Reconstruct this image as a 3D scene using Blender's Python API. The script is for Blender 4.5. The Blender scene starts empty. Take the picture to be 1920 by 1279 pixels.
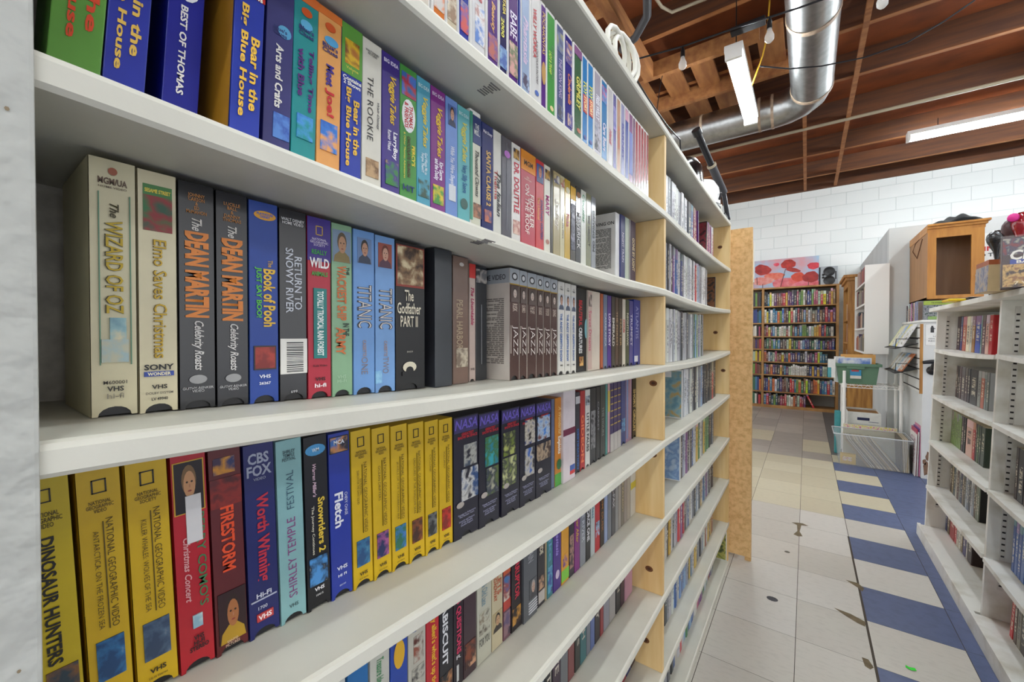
import bpy, bmesh, math, random
import numpy as np
from mathutils import Vector, Matrix, Euler

S = bpy.context.scene
COL = S.collection
random.seed(7)
H = 1.27                      # lens height above the floor

# ------------------------------------------------------------------ camera
FPX, CX, CY, VPX, HOR = 767.0, 960.0, 639.5, 1512.0, 630.0
PITCH = math.atan((CY - HOR) / FPX)
YAW = math.atan((VPX - CX) / math.hypot(FPX, CY - HOR))
cam_d = bpy.data.cameras.new('camera')
cam_d.sensor_width = 36.0
cam_d.lens = FPX / 1920.0 * 36.0
cam_d.clip_start = 0.02
cam = bpy.data.objects.new('camera', cam_d)
COL.objects.link(cam)
cam.location = (0, 0, H)
cam.rotation_euler = (math.pi / 2 - PITCH, 0, YAW)
S.camera = cam

# ------------------------------------------------------------------ world, exposure
W = bpy.data.worlds.new('world')
S.world = W
W.use_nodes = True
W.node_tree.nodes['Background'].inputs[0].default_value = (0.96, 0.98, 1.0, 1)
W.node_tree.nodes['Background'].inputs[1].default_value = 1.6
S.view_settings.view_transform = 'Standard'
S.view_settings.look = 'None'
S.view_settings.gamma = 1
S.view_settings.use_curve_mapping = False
S.view_settings.exposure = 0.35
TUBE_POWER = 70.0
S.cycles.max_bounces = 8
S.cycles.diffuse_bounces = 5
S.cycles.sample_clamp_indirect = 6

# ------------------------------------------------------------------ survey helpers (pixel of the photograph -> point on a real plane)
_s, _c = math.sin(YAW), math.cos(YAW)
_fh = np.array([-_s, _c, 0.]); _R = np.array([_c, _s, 0.]); _U0 = np.array([0, 0, 1.])
_F = _fh * math.cos(PITCH) - _U0 * math.sin(PITCH)
_U = _U0 * math.cos(PITCH) + _fh * math.sin(PITCH)
_O = np.array([0, 0, H])
def ray(px, py): return _R * (px - CX) / FPX - _U * (py - CY) / FPX + _F
def on_x(px, py, x): d = ray(px, py); return Vector(_O + d * (x / d[0]))
def on_y(px, py, y): d = ray(px, py); return Vector(_O + d * (y / d[1]))
def on_z(px, py, z): d = ray(px, py); return Vector(_O + d * ((z - H) / d[2]))

# ------------------------------------------------------------------ colours, materials
def lin(h):
    h = h.lstrip('#')
    o = []
    for i in (0, 2, 4):
        v = int(h[i:i + 2], 16) / 255
        o.append(v / 12.92 if v <= .04045 else ((v + .055) / 1.055) ** 2.4)
    return (*o, 1.0)
NAMES = {'yellow': 'd9b800', 'gold': 'b8922c', 'orange': 'e08a2c', 'rust': 'a8502a', 'red': 'b81f28', 'maroon': '641a22', 'pink': 'd890a4',
         'magenta': '7c1d6e', 'purple': '4b2a80', 'navy': '161d52', 'blue': '2440a4', 'bright-blue': '2f86cc', 'pale-blue': '8fb0d6', 'teal': '2f8f8c',
         'pale-teal': '8cbcc0', 'green': '3f8a38', 'olive': '77783c', 'pale-green': '9fc08c', 'dark-green': '1f4a34', 'lime': 'b8d020', 'white': 'ececea', 'cream': 'dcd4b8',
         'tan': 'b89a70', 'brown': '5a3a2c', 'black': '131316', 'charcoal': '34343a', 'grey': '77777c', 'silver': 'a8aab0', 'dark-brown': '2c1c18', 'slate': '4a5470'}
_nl = {k: tuple(int(v[i:i + 2], 16) for i in (0, 2, 4)) for k, v in NAMES.items()}
def cname(h):
    h = h.lstrip('#'); r = tuple(int(h[i:i + 2], 16) for i in (0, 2, 4))
    return min(_nl, key=lambda k: sum((a - b) ** 2 for a, b in zip(_nl[k], r)))
_ORD = 'first second third fourth fifth sixth seventh eighth ninth tenth eleventh twelfth thirteenth fourteenth fifteenth sixteenth seventeenth eighteenth nineteenth'.split()
def ordn(n):
    if n <= 19: return _ORD[n - 1]
    t, u = divmod(n, 10)
    tens = {2: 'twent', 3: 'thirt', 4: 'fort', 5: 'fift', 6: 'sixt', 7: 'sevent'}[t]
    return tens + 'ieth' if u == 0 else tens + 'y-' + _ORD[u - 1]

_M = {}
def N(nt, typ, **kw):
    n = nt.nodes.new(typ)
    for k, v in kw.items():
        if hasattr(n, k): setattr(n, k, v)
        else: n.inputs[k.replace('_', ' ')].default_value = v
    return n
def mat(name, col='ffffff', rough=.5, metal=0., var=0., scale=8., bump=0., emit=0., coat=0., stretch=None, col2=None, detail=4., alpha=1., trans=0., spec=.5, thresh=None, bscale=None):
    """principled surface; col blends to col2 (or a darker shade) through stretched noise"""
    if name in _M: return _M[name]
    m = bpy.data.materials.new(name); m.use_nodes = True; nt = m.node_tree
    b = nt.nodes['Principled BSDF']
    c = lin(col)
    b.inputs['Base Color'].default_value = c
    b.inputs['Roughness'].default_value = rough
    b.inputs['Metallic'].default_value = metal
    b.inputs['Specular IOR Level'].default_value = spec
    if coat: b.inputs['Coat Weight'].default_value = coat; b.inputs['Coat Roughness'].default_value = .12
    if trans: b.inputs['Transmission Weight'].default_value = trans
    if alpha < 1: b.inputs['Alpha'].default_value = alpha
    if emit:
        b.inputs['Emission Color'].default_value = c; b.inputs['Emission Strength'].default_value = emit
    if var or bump:
        tc = N(nt, 'ShaderNodeTexCoord'); mp = N(nt, 'ShaderNodeMapping')
        mp.inputs['Scale'].default_value = stretch or (1, 1, 1)
        nt.links.new(tc.outputs['Object'], mp.inputs[0])
        if var:
            n = N(nt, 'ShaderNodeTexNoise'); n.inputs['Scale'].default_value = scale; n.inputs['Detail'].default_value = detail
            nt.links.new(mp.outputs[0], n.inputs['Vector'])
            r = N(nt, 'ShaderNodeValToRGB')
            lo, hi = thresh or (.35, .65)
            r.color_ramp.elements[0].position = lo; r.color_ramp.elements[1].position = hi
            c2 = lin(col2) if col2 else tuple(x * (1 - var) for x in c[:3]) + (1,)
            r.color_ramp.elements[0].color = c2; r.color_ramp.elements[1].color = c
            nt.links.new(n.outputs['Fac'], r.inputs[0]); nt.links.new(r.outputs[0], b.inputs['Base Color'])
        if bump:
            n2 = N(nt, 'ShaderNodeTexNoise'); n2.inputs['Scale'].default_value = bscale or scale * 2; n2.inputs['Detail'].default_value = 3
            nt.links.new(mp.outputs[0], n2.inputs['Vector'])
            bp = N(nt, 'ShaderNodeBump'); bp.inputs['Strength'].default_value = bump; bp.inputs['Distance'].default_value = .01
            nt.links.new(n2.outputs['Fac'], bp.inputs['Height']); nt.links.new(bp.outputs[0], b.inputs['Normal'])
    _M[name] = m
    return m
def pr(col, rough=.42, coat=0.):
    """printed card"""
    col = col.lstrip('#')
    return mat(f'print_{col}_{rough}_{coat}', col, rough, var=.1, scale=30, thresh=(.3, .6), coat=coat)
def ink(col): return mat('ink_' + col.lstrip('#'), col, .5)
def pic(a, b, c, sc=48):
    """a small printed photograph: three colours in soft blotches"""
    k = f'picture_{a}_{b}_{c}_{sc}'
    if k in _M: return _M[k]
    m = bpy.data.materials.new(k); m.use_nodes = True; nt = m.node_tree; bs = nt.nodes['Principled BSDF']
    tc = N(nt, 'ShaderNodeTexCoord'); n = N(nt, 'ShaderNodeTexNoise'); n.inputs['Scale'].default_value = sc; n.inputs['Detail'].default_value = 5; n.inputs['Distortion'].default_value = .3
    nt.links.new(tc.outputs['Object'], n.inputs['Vector'])
    r = N(nt, 'ShaderNodeValToRGB'); e = r.color_ramp.elements
    e[0].position = .38; e[0].color = lin(a); e[1].position = .62; e[1].color = lin(c)
    x = e.new(.5); x.color = lin(b)
    nt.links.new(n.outputs['Fac'], r.inputs[0]); nt.links.new(r.outputs[0], bs.inputs['Base Color'])
    bs.inputs['Roughness'].default_value = .4
    _M[k] = m
    return m
def spine_mat():
    """printed spine for the many small books and cases: object colour, rows of lettering, a label block"""
    k = 'printed_spine'
    if k in _M: return _M[k]
    m = bpy.data.materials.new(k); m.use_nodes = True; nt = m.node_tree; bs = nt.nodes['Principled BSDF']; L = nt.links.new
    oi = N(nt, 'ShaderNodeObjectInfo'); tc = N(nt, 'ShaderNodeTexCoord'); sp = N(nt, 'ShaderNodeSeparateXYZ')
    L(tc.outputs['Generated'], sp.inputs[0])
    def mth(op, a, b=None, c=None):
        n = N(nt, 'ShaderNodeMath', operation=op)
        for i, v in enumerate((a, b, c)):
            if v is None: continue
            if isinstance(v, (int, float)): n.inputs[i].default_value = v
            else: L(v, n.inputs[i])
        return n.outputs[0]
    u, v = sp.outputs['Y'], sp.outputs['Z']; rnd = oi.outputs['Random']
    bw = N(nt, 'ShaderNodeRGBToBW'); L(oi.outputs['Color'], bw.inputs[0])
    dark = mth('LESS_THAN', bw.outputs[0], .22)
    cb = N(nt, 'ShaderNodeCombineXYZ'); L(mth('MULTIPLY', u, 1.6), cb.inputs[0]); L(mth('MULTIPLY', v, 26.), cb.inputs[1]); L(mth('MULTIPLY', rnd, 90.), cb.inputs[2])
    n = N(nt, 'ShaderNodeTexNoise'); n.inputs['Scale'].default_value = 1.; n.inputs['Detail'].default_value = 1; L(cb.outputs[0], n.inputs['Vector'])
    msk = mth('GREATER_THAN', n.outputs['Fac'], .5)
    msk = mth('MULTIPLY', msk, mth('LESS_THAN', mth('ABSOLUTE', mth('SUBTRACT', u, .5)), .24))
    lo = mth('MULTIPLY_ADD', rnd, .25, .12); msk = mth('MULTIPLY', msk, mth('GREATER_THAN', v, lo)); msk = mth('MULTIPLY', msk, mth('LESS_THAN', v, mth('ADD', lo, .52)))
    lc = N(nt, 'ShaderNodeMix', data_type='RGBA'); L(dark, lc.inputs[0]); lc.inputs[6].default_value = (.04, .03, .05, 1); lc.inputs[7].default_value = (.75, .7, .55, 1)
    hs = N(nt, 'ShaderNodeHueSaturation'); L(oi.outputs['Color'], hs.inputs['Color']); L(mth('FRACT', mth('MULTIPLY', rnd, 7.3)), hs.inputs['Hue']); hs.inputs['Value'].default_value = 1.5; hs.inputs['Saturation'].default_value = .6
    r2 = mth('FRACT', mth('MULTIPLY', rnd, 31.7))
    blk = mth('MULTIPLY', mth('GREATER_THAN', v, mth('MULTIPLY_ADD', r2, .3, .72)), mth('GREATER_THAN', r2, .0))
    m1 = N(nt, 'ShaderNodeMix', data_type='RGBA'); L(mth('MULTIPLY', blk, .5), m1.inputs[0]); L(oi.outputs['Color'], m1.inputs[6]); L(hs.outputs[0], m1.inputs[7])
    m2 = N(nt, 'ShaderNodeMix', data_type='RGBA'); L(mth('MULTIPLY', msk, .8), m2.inputs[0]); L(m1.outputs[2], m2.inputs[6]); L(lc.outputs[2], m2.inputs[7])
    L(m2.outputs[2], bs.inputs['Base Color']); bs.inputs['Roughness'].default_value = .35
    _M[k] = m
    return m

# ------------------------------------------------------------------ mesh building
class MB:
    def __init__(s): s.v = []; s.f = []; s.mi = []; s.m = []; s.sm = []
    def mid(s, m):
        if m not in s.m: s.m.append(m)
        return s.m.index(m)
    def add(s, vs, fs, m, T=None, smooth=False):
        o = len(s.v); i = s.mid(m)
        s.v += [tuple(T @ Vector(p)) if T else tuple(p) for p in vs]
        for f in fs: s.f.append([o + k for k in f]); s.mi.append(i); s.sm.append(smooth)
        return s
    def box(s, a, b, m, T=None, ch=0.):
        x0, y0, z0 = [min(p, q) for p, q in zip(a, b)]; x1, y1, z1 = [max(p, q) for p, q in zip(a, b)]
        if not ch:
            vs = [(x, y, z) for x in (x0, x1) for y in (y0, y1) for z in (z0, z1)]
            return s.add(vs, [(0, 1, 3, 2), (4, 6, 7, 5), (0, 4, 5, 1), (2, 3, 7, 6), (0, 2, 6, 4), (1, 5, 7, 3)], m, T)
        bm = bmesh.new(); bmesh.ops.create_cube(bm, size=1)
        for v in bm.verts: v.co = Vector(((x0 + x1) / 2 + v.co.x * (x1 - x0), (y0 + y1) / 2 + v.co.y * (y1 - y0), (z0 + z1) / 2 + v.co.z * (z1 - z0)))
        bmesh.ops.bevel(bm, geom=bm.edges[:], offset=ch, segments=2, affect='EDGES', profile=.6)
        bm.verts.index_update()
        s.add([v.co.copy() for v in bm.verts], [[v.index for v in f.verts] for f in bm.faces], m, T); bm.free()
        return s
    def tube(s, pts, r, m, n=8, caps=True, T=None):
        pts = [Vector(p) for p in pts]; rs = r if isinstance(r, (list, tuple)) else [r] * len(pts)
        vs = []; fs = []; up = None
        for i, p in enumerate(pts):
            d = (pts[min(i + 1, len(pts) - 1)] - pts[max(i - 1, 0)]).normalized()
            if up is None:
                up = Vector((0, 0, 1)) if abs(d.z) < .9 else Vector((1, 0, 0))
            a = d.cross(up).normalized(); up = a.cross(d).normalized()
            for k in range(n):
                t = 2 * math.pi * k / n
                vs.append(p + (a * math.cos(t) + up * math.sin(t)) * rs[i])
        for i in range(len(pts) - 1):
            for k in range(n): fs.append((i * n + k, i * n + (k + 1) % n, (i + 1) * n + (k + 1) % n, (i + 1) * n + k))
        s.add(vs, fs, m, T, True)
        if caps:
            e = (len(pts) - 1) * n
            s.add(vs[:n], [list(range(n))[::-1]], m, T); s.add(vs[e:], [list(range(n))], m, T)
        return s
    def lathe(s, prof, m, n=20, T=None):
        vs = []; fs = []
        for r, z in prof:
            for k in range(n): t = 2 * math.pi * k / n; vs.append((r * math.cos(t), r * math.sin(t), z))
        for i in range(len(prof) - 1):
            for k in range(n): fs.append((i * n + k, i * n + (k + 1) % n, (i + 1) * n + (k + 1) % n, (i + 1) * n + k))
        return s.add(vs, fs, m, T, True)
    def poly(s, pts, m, T=None): return s.add(pts, [list(range(len(pts)))], m, T)
    def prism(s, pts, d, m, T=None):
        """polygon swept along vector d"""
        n = len(pts); d = Vector(d); vs = [Vector(p) for p in pts]; vs += [p + d for p in vs]
        return s.add(vs, [list(range(n))[::-1], list(range(n, 2 * n))] + [(i, (i + 1) % n, n + (i + 1) % n, n + i) for i in range(n)], m, T)
    def build(s, name, parent=None, loc=None, rot=None):
        me = bpy.data.meshes.new(name); me.from_pydata(s.v, [], s.f)
        for m in s.m: me.materials.append(m)
        me.polygons.foreach_set('material_index', s.mi); me.polygons.foreach_set('use_smooth', s.sm)
        me.update()
        o = bpy.data.objects.new(name, me); COL.objects.link(o)
        if parent: o.parent = parent
        if loc is not None: o.location = loc
        if rot is not None: o.rotation_euler = rot
        return o
def tag(o, label, cat, group=None):
    o['label'] = label; o['category'] = cat
    if group: o['group'] = group
    return o
def empty(name, loc, label, cat, group=None, rot=(0, 0, 0)):
    o = bpy.data.objects.new(name, None); COL.objects.link(o); o.location = loc; o.rotation_euler = rot; o.empty_display_size = .05
    return tag(o, label, cat, group)
def struct(mb, name):
    o = mb.build(name); o['kind'] = 'structure'; return o
def part(mb, name, parent, label=None, loc=None, rot=None):
    o = mb.build(name, parent, loc, rot)
    if label: o['label'] = label
    return o

# lettering: every text is queued, then turned into meshes in one go
_TXT = []
def text(parent, s, col, T, w, h, keep=False, bold=.012, shear=0., name='title_lettering'):
    """fit s into a w x h rectangle centred at T (its x runs along the line, its y is up)"""
    _TXT.append((parent, s, col, T, w, h, keep, bold, shear, name))
def flush_text():
    src = {}
    for t in _TXT:
        k = (t[1], t[7], t[8])
        if k not in src:
            c = bpy.data.curves.new('lettering', 'FONT'); c.body = t[1]; c.size = 1; c.resolution_u = 2; c.offset = t[7]; c.shear = t[8]; c.align_x = 'CENTER'; c.space_line = .85
            o = bpy.data.objects.new('lettering', c); COL.objects.link(o); src[k] = o
    bpy.context.view_layer.update(); dg = bpy.context.evaluated_depsgraph_get()
    raw = {}
    for k, o in src.items():
        me = bpy.data.meshes.new_from_object(o.evaluated_get(dg))
        co = np.empty(len(me.vertices) * 3); me.vertices.foreach_get('co', co); co = co.reshape(-1, 3)
        raw[k] = (me, co)
    for parent, s, col, T, w, h, keep, bold, shear, name in _TXT:
        me0, co = raw[(s, bold, shear)]
        if not len(co): continue
        me = me0.copy(); me.name = name
        lo, hi = co.min(0), co.max(0); sx, sy = w / max(hi[0] - lo[0], 1e-6), h / max(hi[1] - lo[1], 1e-6)
        if keep: sx = sy = min(sx, sy)
        cc = (co - (lo + hi) / 2) * np.array([sx, sy, 1.])
        TT = np.array(T); v = cc @ TT[:3, :3].T + TT[:3, 3]
        me.vertices.foreach_set('co', v.astype(np.float32).ravel()); me.materials.clear(); me.materials.append(ink(col)); me.update()
        o = bpy.data.objects.new(name, me); COL.objects.link(o); o.parent = parent
    for k, o in src.items():
        c = o.data; bpy.data.objects.remove(o); bpy.data.curves.remove(c)
def frame(origin, ex, ey):
    ex = Vector(ex).normalized(); ey = Vector(ey).normalized(); ez = ex.cross(ey)
    return Matrix(((ex.x, ey.x, ez.x, origin[0]), (ex.y, ey.y, ez.y, origin[1]), (ex.z, ey.z, ez.z, origin[2]), (0, 0, 0, 1)))

# ------------------------------------------------------------------ surfaces
PAINT = mat('white_shelf_paint', 'd8d6c8', .45, var=.12, scale=6, thresh=(.3, .62), bump=.06, bscale=60)
POST = mat('rough_post_paint', 'b6b7b0', .5, var=.1, scale=9, thresh=(.3, .5), bump=.5, bscale=45)
SPOT = mat('paint_chip', '8a7a60', .7)
HARD = mat('hardboard_back', 'dcd7cc', .7, var=.25, scale=60, bump=.1)
PINE = mat('pine', 'ecd09a', .55, var=.2, scale=3.2, stretch=(7, 7, .7), col2='d8b274', thresh=(.35, .7))
KNOT = mat('pine_knot', '7a4a22', .6, var=.4, scale=60)
CHIP = mat('particle_board', 'e2bc84', .75, var=.3, scale=55, col2='c89e64', thresh=(.3, .6), bump=.15)
OAK = mat('oak', 'bd8a44', .45, var=.3, scale=4, stretch=(9, 9, .8), col2='93612a', thresh=(.35, .65))
OAKSHELF = mat('oak_shelf', 'b98c52', .5, var=.25, scale=5, col2='8f6534')
PLY = mat('ceiling_plywood', '8c461a', .7, var=.5, scale=3, stretch=(1, 1.6, 1), col2='602c0e', thresh=(.3, .75), detail=10)
JOIST = mat('joist_wood', '6e4326', .75, var=.25, scale=3, stretch=(.6, 8, 8), col2='523424')  # dark joist sides: partly grime, partly shade put into the colour
JOIST_LIT = mat('joist_edge_wood', 'a86e3c', .75, var=.25, scale=3, stretch=(.6, 8, 8), col2='8a5428')  # lighter copy of the joist wood, light from below put into the colour
LIGHTWOOD = mat('new_lumber', 'aa7442', .7, var=.3, scale=3, stretch=(5, 1, 5), col2='885630')
DARKGAP = mat('dark_gap', '1a100c', .9)
GALV = mat('galvanized_steel', 'b4b6b6', .32, metal=1., var=.2, scale=5, stretch=(4, 4, 4))
TAPE = mat('duct_tape', 'b8a088', .5, var=.3, scale=30)
STEEL = mat('painted_conduit', 'a89c84', .5)
GREYWOOD = mat('grey_bar', '3c3c40', .6)
BLACKP = mat('black_plastic', '141416', .35)
DARKM = mat('dark_metal', '28282b', .4, metal=.6)
WHITEP = mat('white_plastic', 'ecebe6', .4)
CREAMW = mat('white_cord', 'e4e2d6', .5)
CARD = mat('brown_card', 'a27440', .8, var=.2, scale=20)
TUBE = mat('lit_tube', 'f4fbff', .4, emit=TUBE_POWER)
GLASS = mat('cabinet_glass', '202422', .03, alpha=.05)
CLEARBIN = mat('clear_bin_plastic', 'd4d8da', .2, alpha=.17)
BLOCK = mat('white_wall', 'e8eae8', .8)
def block_wall():
    m = BLOCK; nt = m.node_tree; b = nt.nodes['Principled BSDF']; L = nt.links.new
    tc = N(nt, 'ShaderNodeTexCoord'); sp = N(nt, 'ShaderNodeSeparateXYZ'); cb = N(nt, 'ShaderNodeCombineXYZ')
    ad = N(nt, 'ShaderNodeMath', operation='ADD'); L(tc.outputs['Object'], sp.inputs[0]); L(sp.outputs['X'], ad.inputs[0]); L(sp.outputs['Y'], ad.inputs[1])
    L(ad.outputs[0], cb.inputs[0]); L(sp.outputs['Z'], cb.inputs[1])
    br = N(nt, 'ShaderNodeTexBrick'); L(cb.outputs[0], br.inputs['Vector'])
    br.inputs['Scale'].default_value = 1; br.inputs['Brick Width'].default_value = .41; br.inputs['Row Height'].default_value = .205; br.inputs['Mortar Size'].default_value = .005; br.inputs['Mortar Smooth'].default_value = .4
    br.inputs['Color1'].default_value = lin('eef1ef'); br.inputs['Color2'].default_value = lin('e8edeb'); br.inputs['Mortar'].default_value = lin('d6dcda')
    L(br.outputs['Color'], b.inputs['Base Color'])
    bp = N(nt, 'ShaderNodeBump', invert=True); bp.inputs['Strength'].default_value = .5; bp.inputs['Distance'].default_value = .01
    L(br.outputs['Fac'], bp.inputs['Height']); L(bp.outputs[0], b.inputs['Normal'])
block_wall()
DRYWALL = mat('partition_paint', 'd3d6d4', .7, var=.08, scale=3)
DRYWALL_SHADE = mat('partition_end_paint', 'c4c8c8', .8, var=.1, scale=3)  # greyer copy of the partition paint, the unlit look put into its colour

# ------------------------------------------------------------------ floor
TA = [mat(f'vinyl_tile_grey_{i}', h, .45, var=.07, scale=26, stretch=(1, 3, 1), thresh=(.35, .5), bump=.02, bscale=20) for i, h in enumerate(('ccc7bd', 'c6c1b7', 'd0ccc4'))]
TC = [mat(f'vinyl_tile_cream_{i}', h, .4, var=.07, scale=26, stretch=(1, 3, 1), thresh=(.35, .5)) for i, h in enumerate(('c8bfa4', 'c4bba0', 'ccc4aa'))]
TG = [mat(f'vinyl_tile_far_{i}', h, .4, var=.08, scale=12) for i, h in enumerate(('b0a89e', 'bab2a6', 'a8a096'))]
TB = mat('vinyl_tile_blue', '566285', .4, var=.16, scale=24, thresh=(.35, .55), bump=.02, bscale=20)
TD = mat('vinyl_tile_slate', '6c6a68', .45, var=.1, scale=14)
GROUT = mat('floor_joint', '4a4238', .9)
DIRT = mat('floor_patch', '77684f', .9, var=.3, scale=30)
fl = MB()
fl.box((-9, -8, -.08), (9, 12, -.002), GROUT)
rr = random.Random(3)
PITCHY = .314
xe = [-.333 - .305 * k for k in range(24, 0, -1)] + [-.333, -.028, .226, .531] + [.531 + .305 * k for k in range(1, 26)]
ys = [2.08 + PITCHY * k for k in range(-30, 31)]
for i in range(len(xe) - 1):
    for j in range(len(ys) - 1):
        x0, x1, y0, y1 = xe[i], xe[i + 1], ys[j], ys[j + 1]
        k = j - 30; g0 = .0012; g1 = .0012
        if x0 < .2:
            m = rr.choice(TA) if y0 < 3.6 else rr.choice(TC) if y0 < 5.15 else rr.choice(TG + TC[:1]) if y0 < 6.4 else rr.choice(TG)
            if abs(x1 - .226) < .01: g1 = .006 if y0 < 3.2 else .002
        elif abs(x0 - .226) < .01:
            m = TB if k % 2 else (TC[0] if y0 > 3.8 else TA[j % 3])
            if y0 > 5.5: m = TD
            if y0 < 3.2: g0 = .003
        else: m = TB if y0 < 5.5 else TD
        fl.poly([(x0 + g0, y0 + .0008, 0), (x1 - g1, y0 + .0008, 0), (x1 - g1, y1 - .0008, 0), (x0 + g0, y1 - .0008, 0)], m)
def blot(px, py, pts):
    c = on_z(px, py, .0006)
    fl.poly([(c.x + a, c.y + b, .0006) for a, b in pts], DIRT)
blot(1497, 985, [(a * .8, b * .85) for a, b in [(-.05, .03), (-.01, .05), (.03, .06), (.07, .03), (.02, .01), (.01, -.12), (.03, -.2), (0, -.22), (-.03, -.2), (-.005, -.12), (-.01, 0)]])
blot(1610, 1099, [(-.05, .03), (.0, .03), (.02, -.01), (.01, -.05), (-.005, -.02)])
blot(1612, 1163, [(-.09, .04), (-.03, .03), (.02, .0), (.015, -.04), (-.01, -.03), (-.05, 0)])
blot(1630, 1246, [(-.02, .03), (.0, .03), (.012, -.01), (.0, -.03), (-.015, -.02)])
c = on_z(1448, 1123, .0007); fl.poly([(c.x + .024 * math.cos(t * .5236), c.y + .02 * math.sin(t * .5236), .0007) for t in range(12)], GREYWOOD)
c = on_z(1476, 1035, .0007); fl.poly([(c.x + .014 * math.cos(t * .5236), c.y + .014 * math.sin(t * .5236), .0007) for t in range(12)], mat('floor_stain', '6c675c', .6))
struct(fl, 'floor')

# ------------------------------------------------------------------ walls
YW = 8.9
struct(MB().box((-9, YW, 0), (9, YW + .2, H + 2.84), BLOCK), 'wall_back')
YP = 6.0; PT = H + 1.165
struct(MB().box((.72, YP, 0), (3.4, YP + .12, PT), DRYWALL), 'wall_partition')
struct(MB().box((.72, YP + .12, 0), (.84, YW, PT), DRYWALL_SHADE), 'wall_return')
# ------------------------------------------------------------------ ceiling: plywood deck on joists
ZP, ZJ = H + 2.80, H + 2.56
struct(MB().box((-9, -8, ZP), (9, YW + .2, ZP + .04), PLY), 'ceiling')
JY = [-6.6, -5.2, -3.8, -2.4, -1.0, .4, 1.75, 2.75, 3.6, 4.45, 5.27, 6.25, 7.23, 8.2]
for i, y in enumerate(JY):
    struct(MB().box((-8.8, y - .022, ZJ + .004), (8.8, y + .022, ZP + .001), JOIST).box((-8.8, y - .023, ZJ), (8.8, y + .023, ZJ + .004), JOIST_LIT), f'trim_{i + 1}')
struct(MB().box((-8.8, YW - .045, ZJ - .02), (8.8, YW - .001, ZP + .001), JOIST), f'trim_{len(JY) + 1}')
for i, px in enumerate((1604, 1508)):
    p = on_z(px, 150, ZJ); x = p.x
    struct(MB().box((x - .02, 2.2, ZJ - .012), (x + .02, YW - .05, ZJ + .03), JOIST_LIT), f'trim_{len(JY) + 2 + i}')

# old opening framed in pale lumber, left of the lamp
ZF = H + 2.42
fr = empty('framed_opening', (-.8, 4.2, ZF), 'pale lumber frame with slotted boards under the roof deck, left of the lit tube', 'frame')
def fpart(a, b, m, name): part(MB().box(a, b, m, T=Matrix.Translation((.8, -4.2, -ZF))), name, fr)
fpart((-2.6, 3.90, ZF), (-.33, 3.95, ZF + .14), LIGHTWOOD, 'beam')
fpart((-2.6, 4.52, ZF), (-.10, 4.57, ZF + .14), LIGHTWOOD, 'beam')
fpart((-2.6, 5.16, ZF), (-.75, 5.21, ZF + .14), LIGHTWOOD, 'beam')
fpart((-1.27, 2.45, ZF), (-1.18, 3.90, ZF + .14), LIGHTWOOD, 'beam')
fpart((-1.62, 2.9, ZF), (-1.27, 2.95, ZF + .14), LIGHTWOOD, 'beam')
for x in (-1.5, -1.18, -.9, -.62, -.36):
    fpart((x, 3.95, ZF + .1), (x + .19, 4.52, ZF + .13), LIGHTWOOD, 'board')
for x in (-1.5, -1.1, -.8):
    fpart((x, 4.57, ZF + .1), (x + .22, 5.16, ZF + .13), LIGHTWOOD, 'board')

# ------------------------------------------------------------------ lamps
def fluoro(loc, length, along, label, hang):
    r = empty('fluorescent_light', loc, label, 'ceiling light', 'fluorescent tube lamps under the roof deck', (0, 0, 0 if along == 'y' else -math.pi / 2))
    L = length / 2
    part(MB().box((-.06, -L - .03, .035), (.06, L + .03, .085), WHITEP, ch=.006), 'housing', r)
    for s in (-1, 1): part(MB().box((-.055, s * L, -.02), (.055, s * (L + .03), .04), WHITEP, ch=.004), 'end_cap', r)
    for s in (-1, 1): part(MB().tube([(s * .026, -L, 0), (s * .026, L, 0)], .019, TUBE, 12), 'tube', r)
    hs = hang if isinstance(hang, tuple) else (hang, hang)
    for s, hg in ((-1, hs[0]), (1, hs[1])): part(MB().tube([(0, s * L * .8, .08), (0, s * L * .8, hg)], .004, DARKM, 5), 'hanger', r)
    return r
ZL = H + 2.0
a = on_z(1379, 105, ZL); b = on_z(1405, 230, ZL)
fluoro(((a.x + b.x) / 2, (a.y + b.y) / 2, ZL), b.y - a.y - .02, 'y', 'lit fluorescent tube lamp hanging left of the round metal duct', (ZJ - ZL, ZF - ZL))
a = on_y(1704, 263, 6.85)
fluoro((a.x + 1.2, 6.85, H + 2.375), 2.38, 'x', 'long lit fluorescent tube lamp near the white block wall at upper right', ZJ - H - 2.375)
for k, (x, y) in enumerate(((.3, 1.75), (.75, -1.1), (-2.4, 1.2), (-2.2, 6.9), (2.0, 5.1), (3.3, 3.4), (.6, -3.6), (-1.8, -2.2), (2.6, -1.6))):  # unseen lamps added to brighten the shelves, bookcases and back wall
    fluoro((x, y, H + 2.3), 1.22, 'y', ['tube lamp above the aisle just before the pine divider', 'tube lamp behind the camera over the aisle', 'tube lamp beyond the tall video shelves, nearer one',
           'tube lamp beyond the tall video shelves, farther one', 'tube lamp above the display block beyond the frame', 'tube lamp farthest right, beyond the white bookcase', 'tube lamp farthest behind the camera over the aisle', 'tube lamp behind the camera over the next aisle left', 'tube lamp behind the camera over the next aisle right'][k], ZP - H - 2.3)

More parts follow.
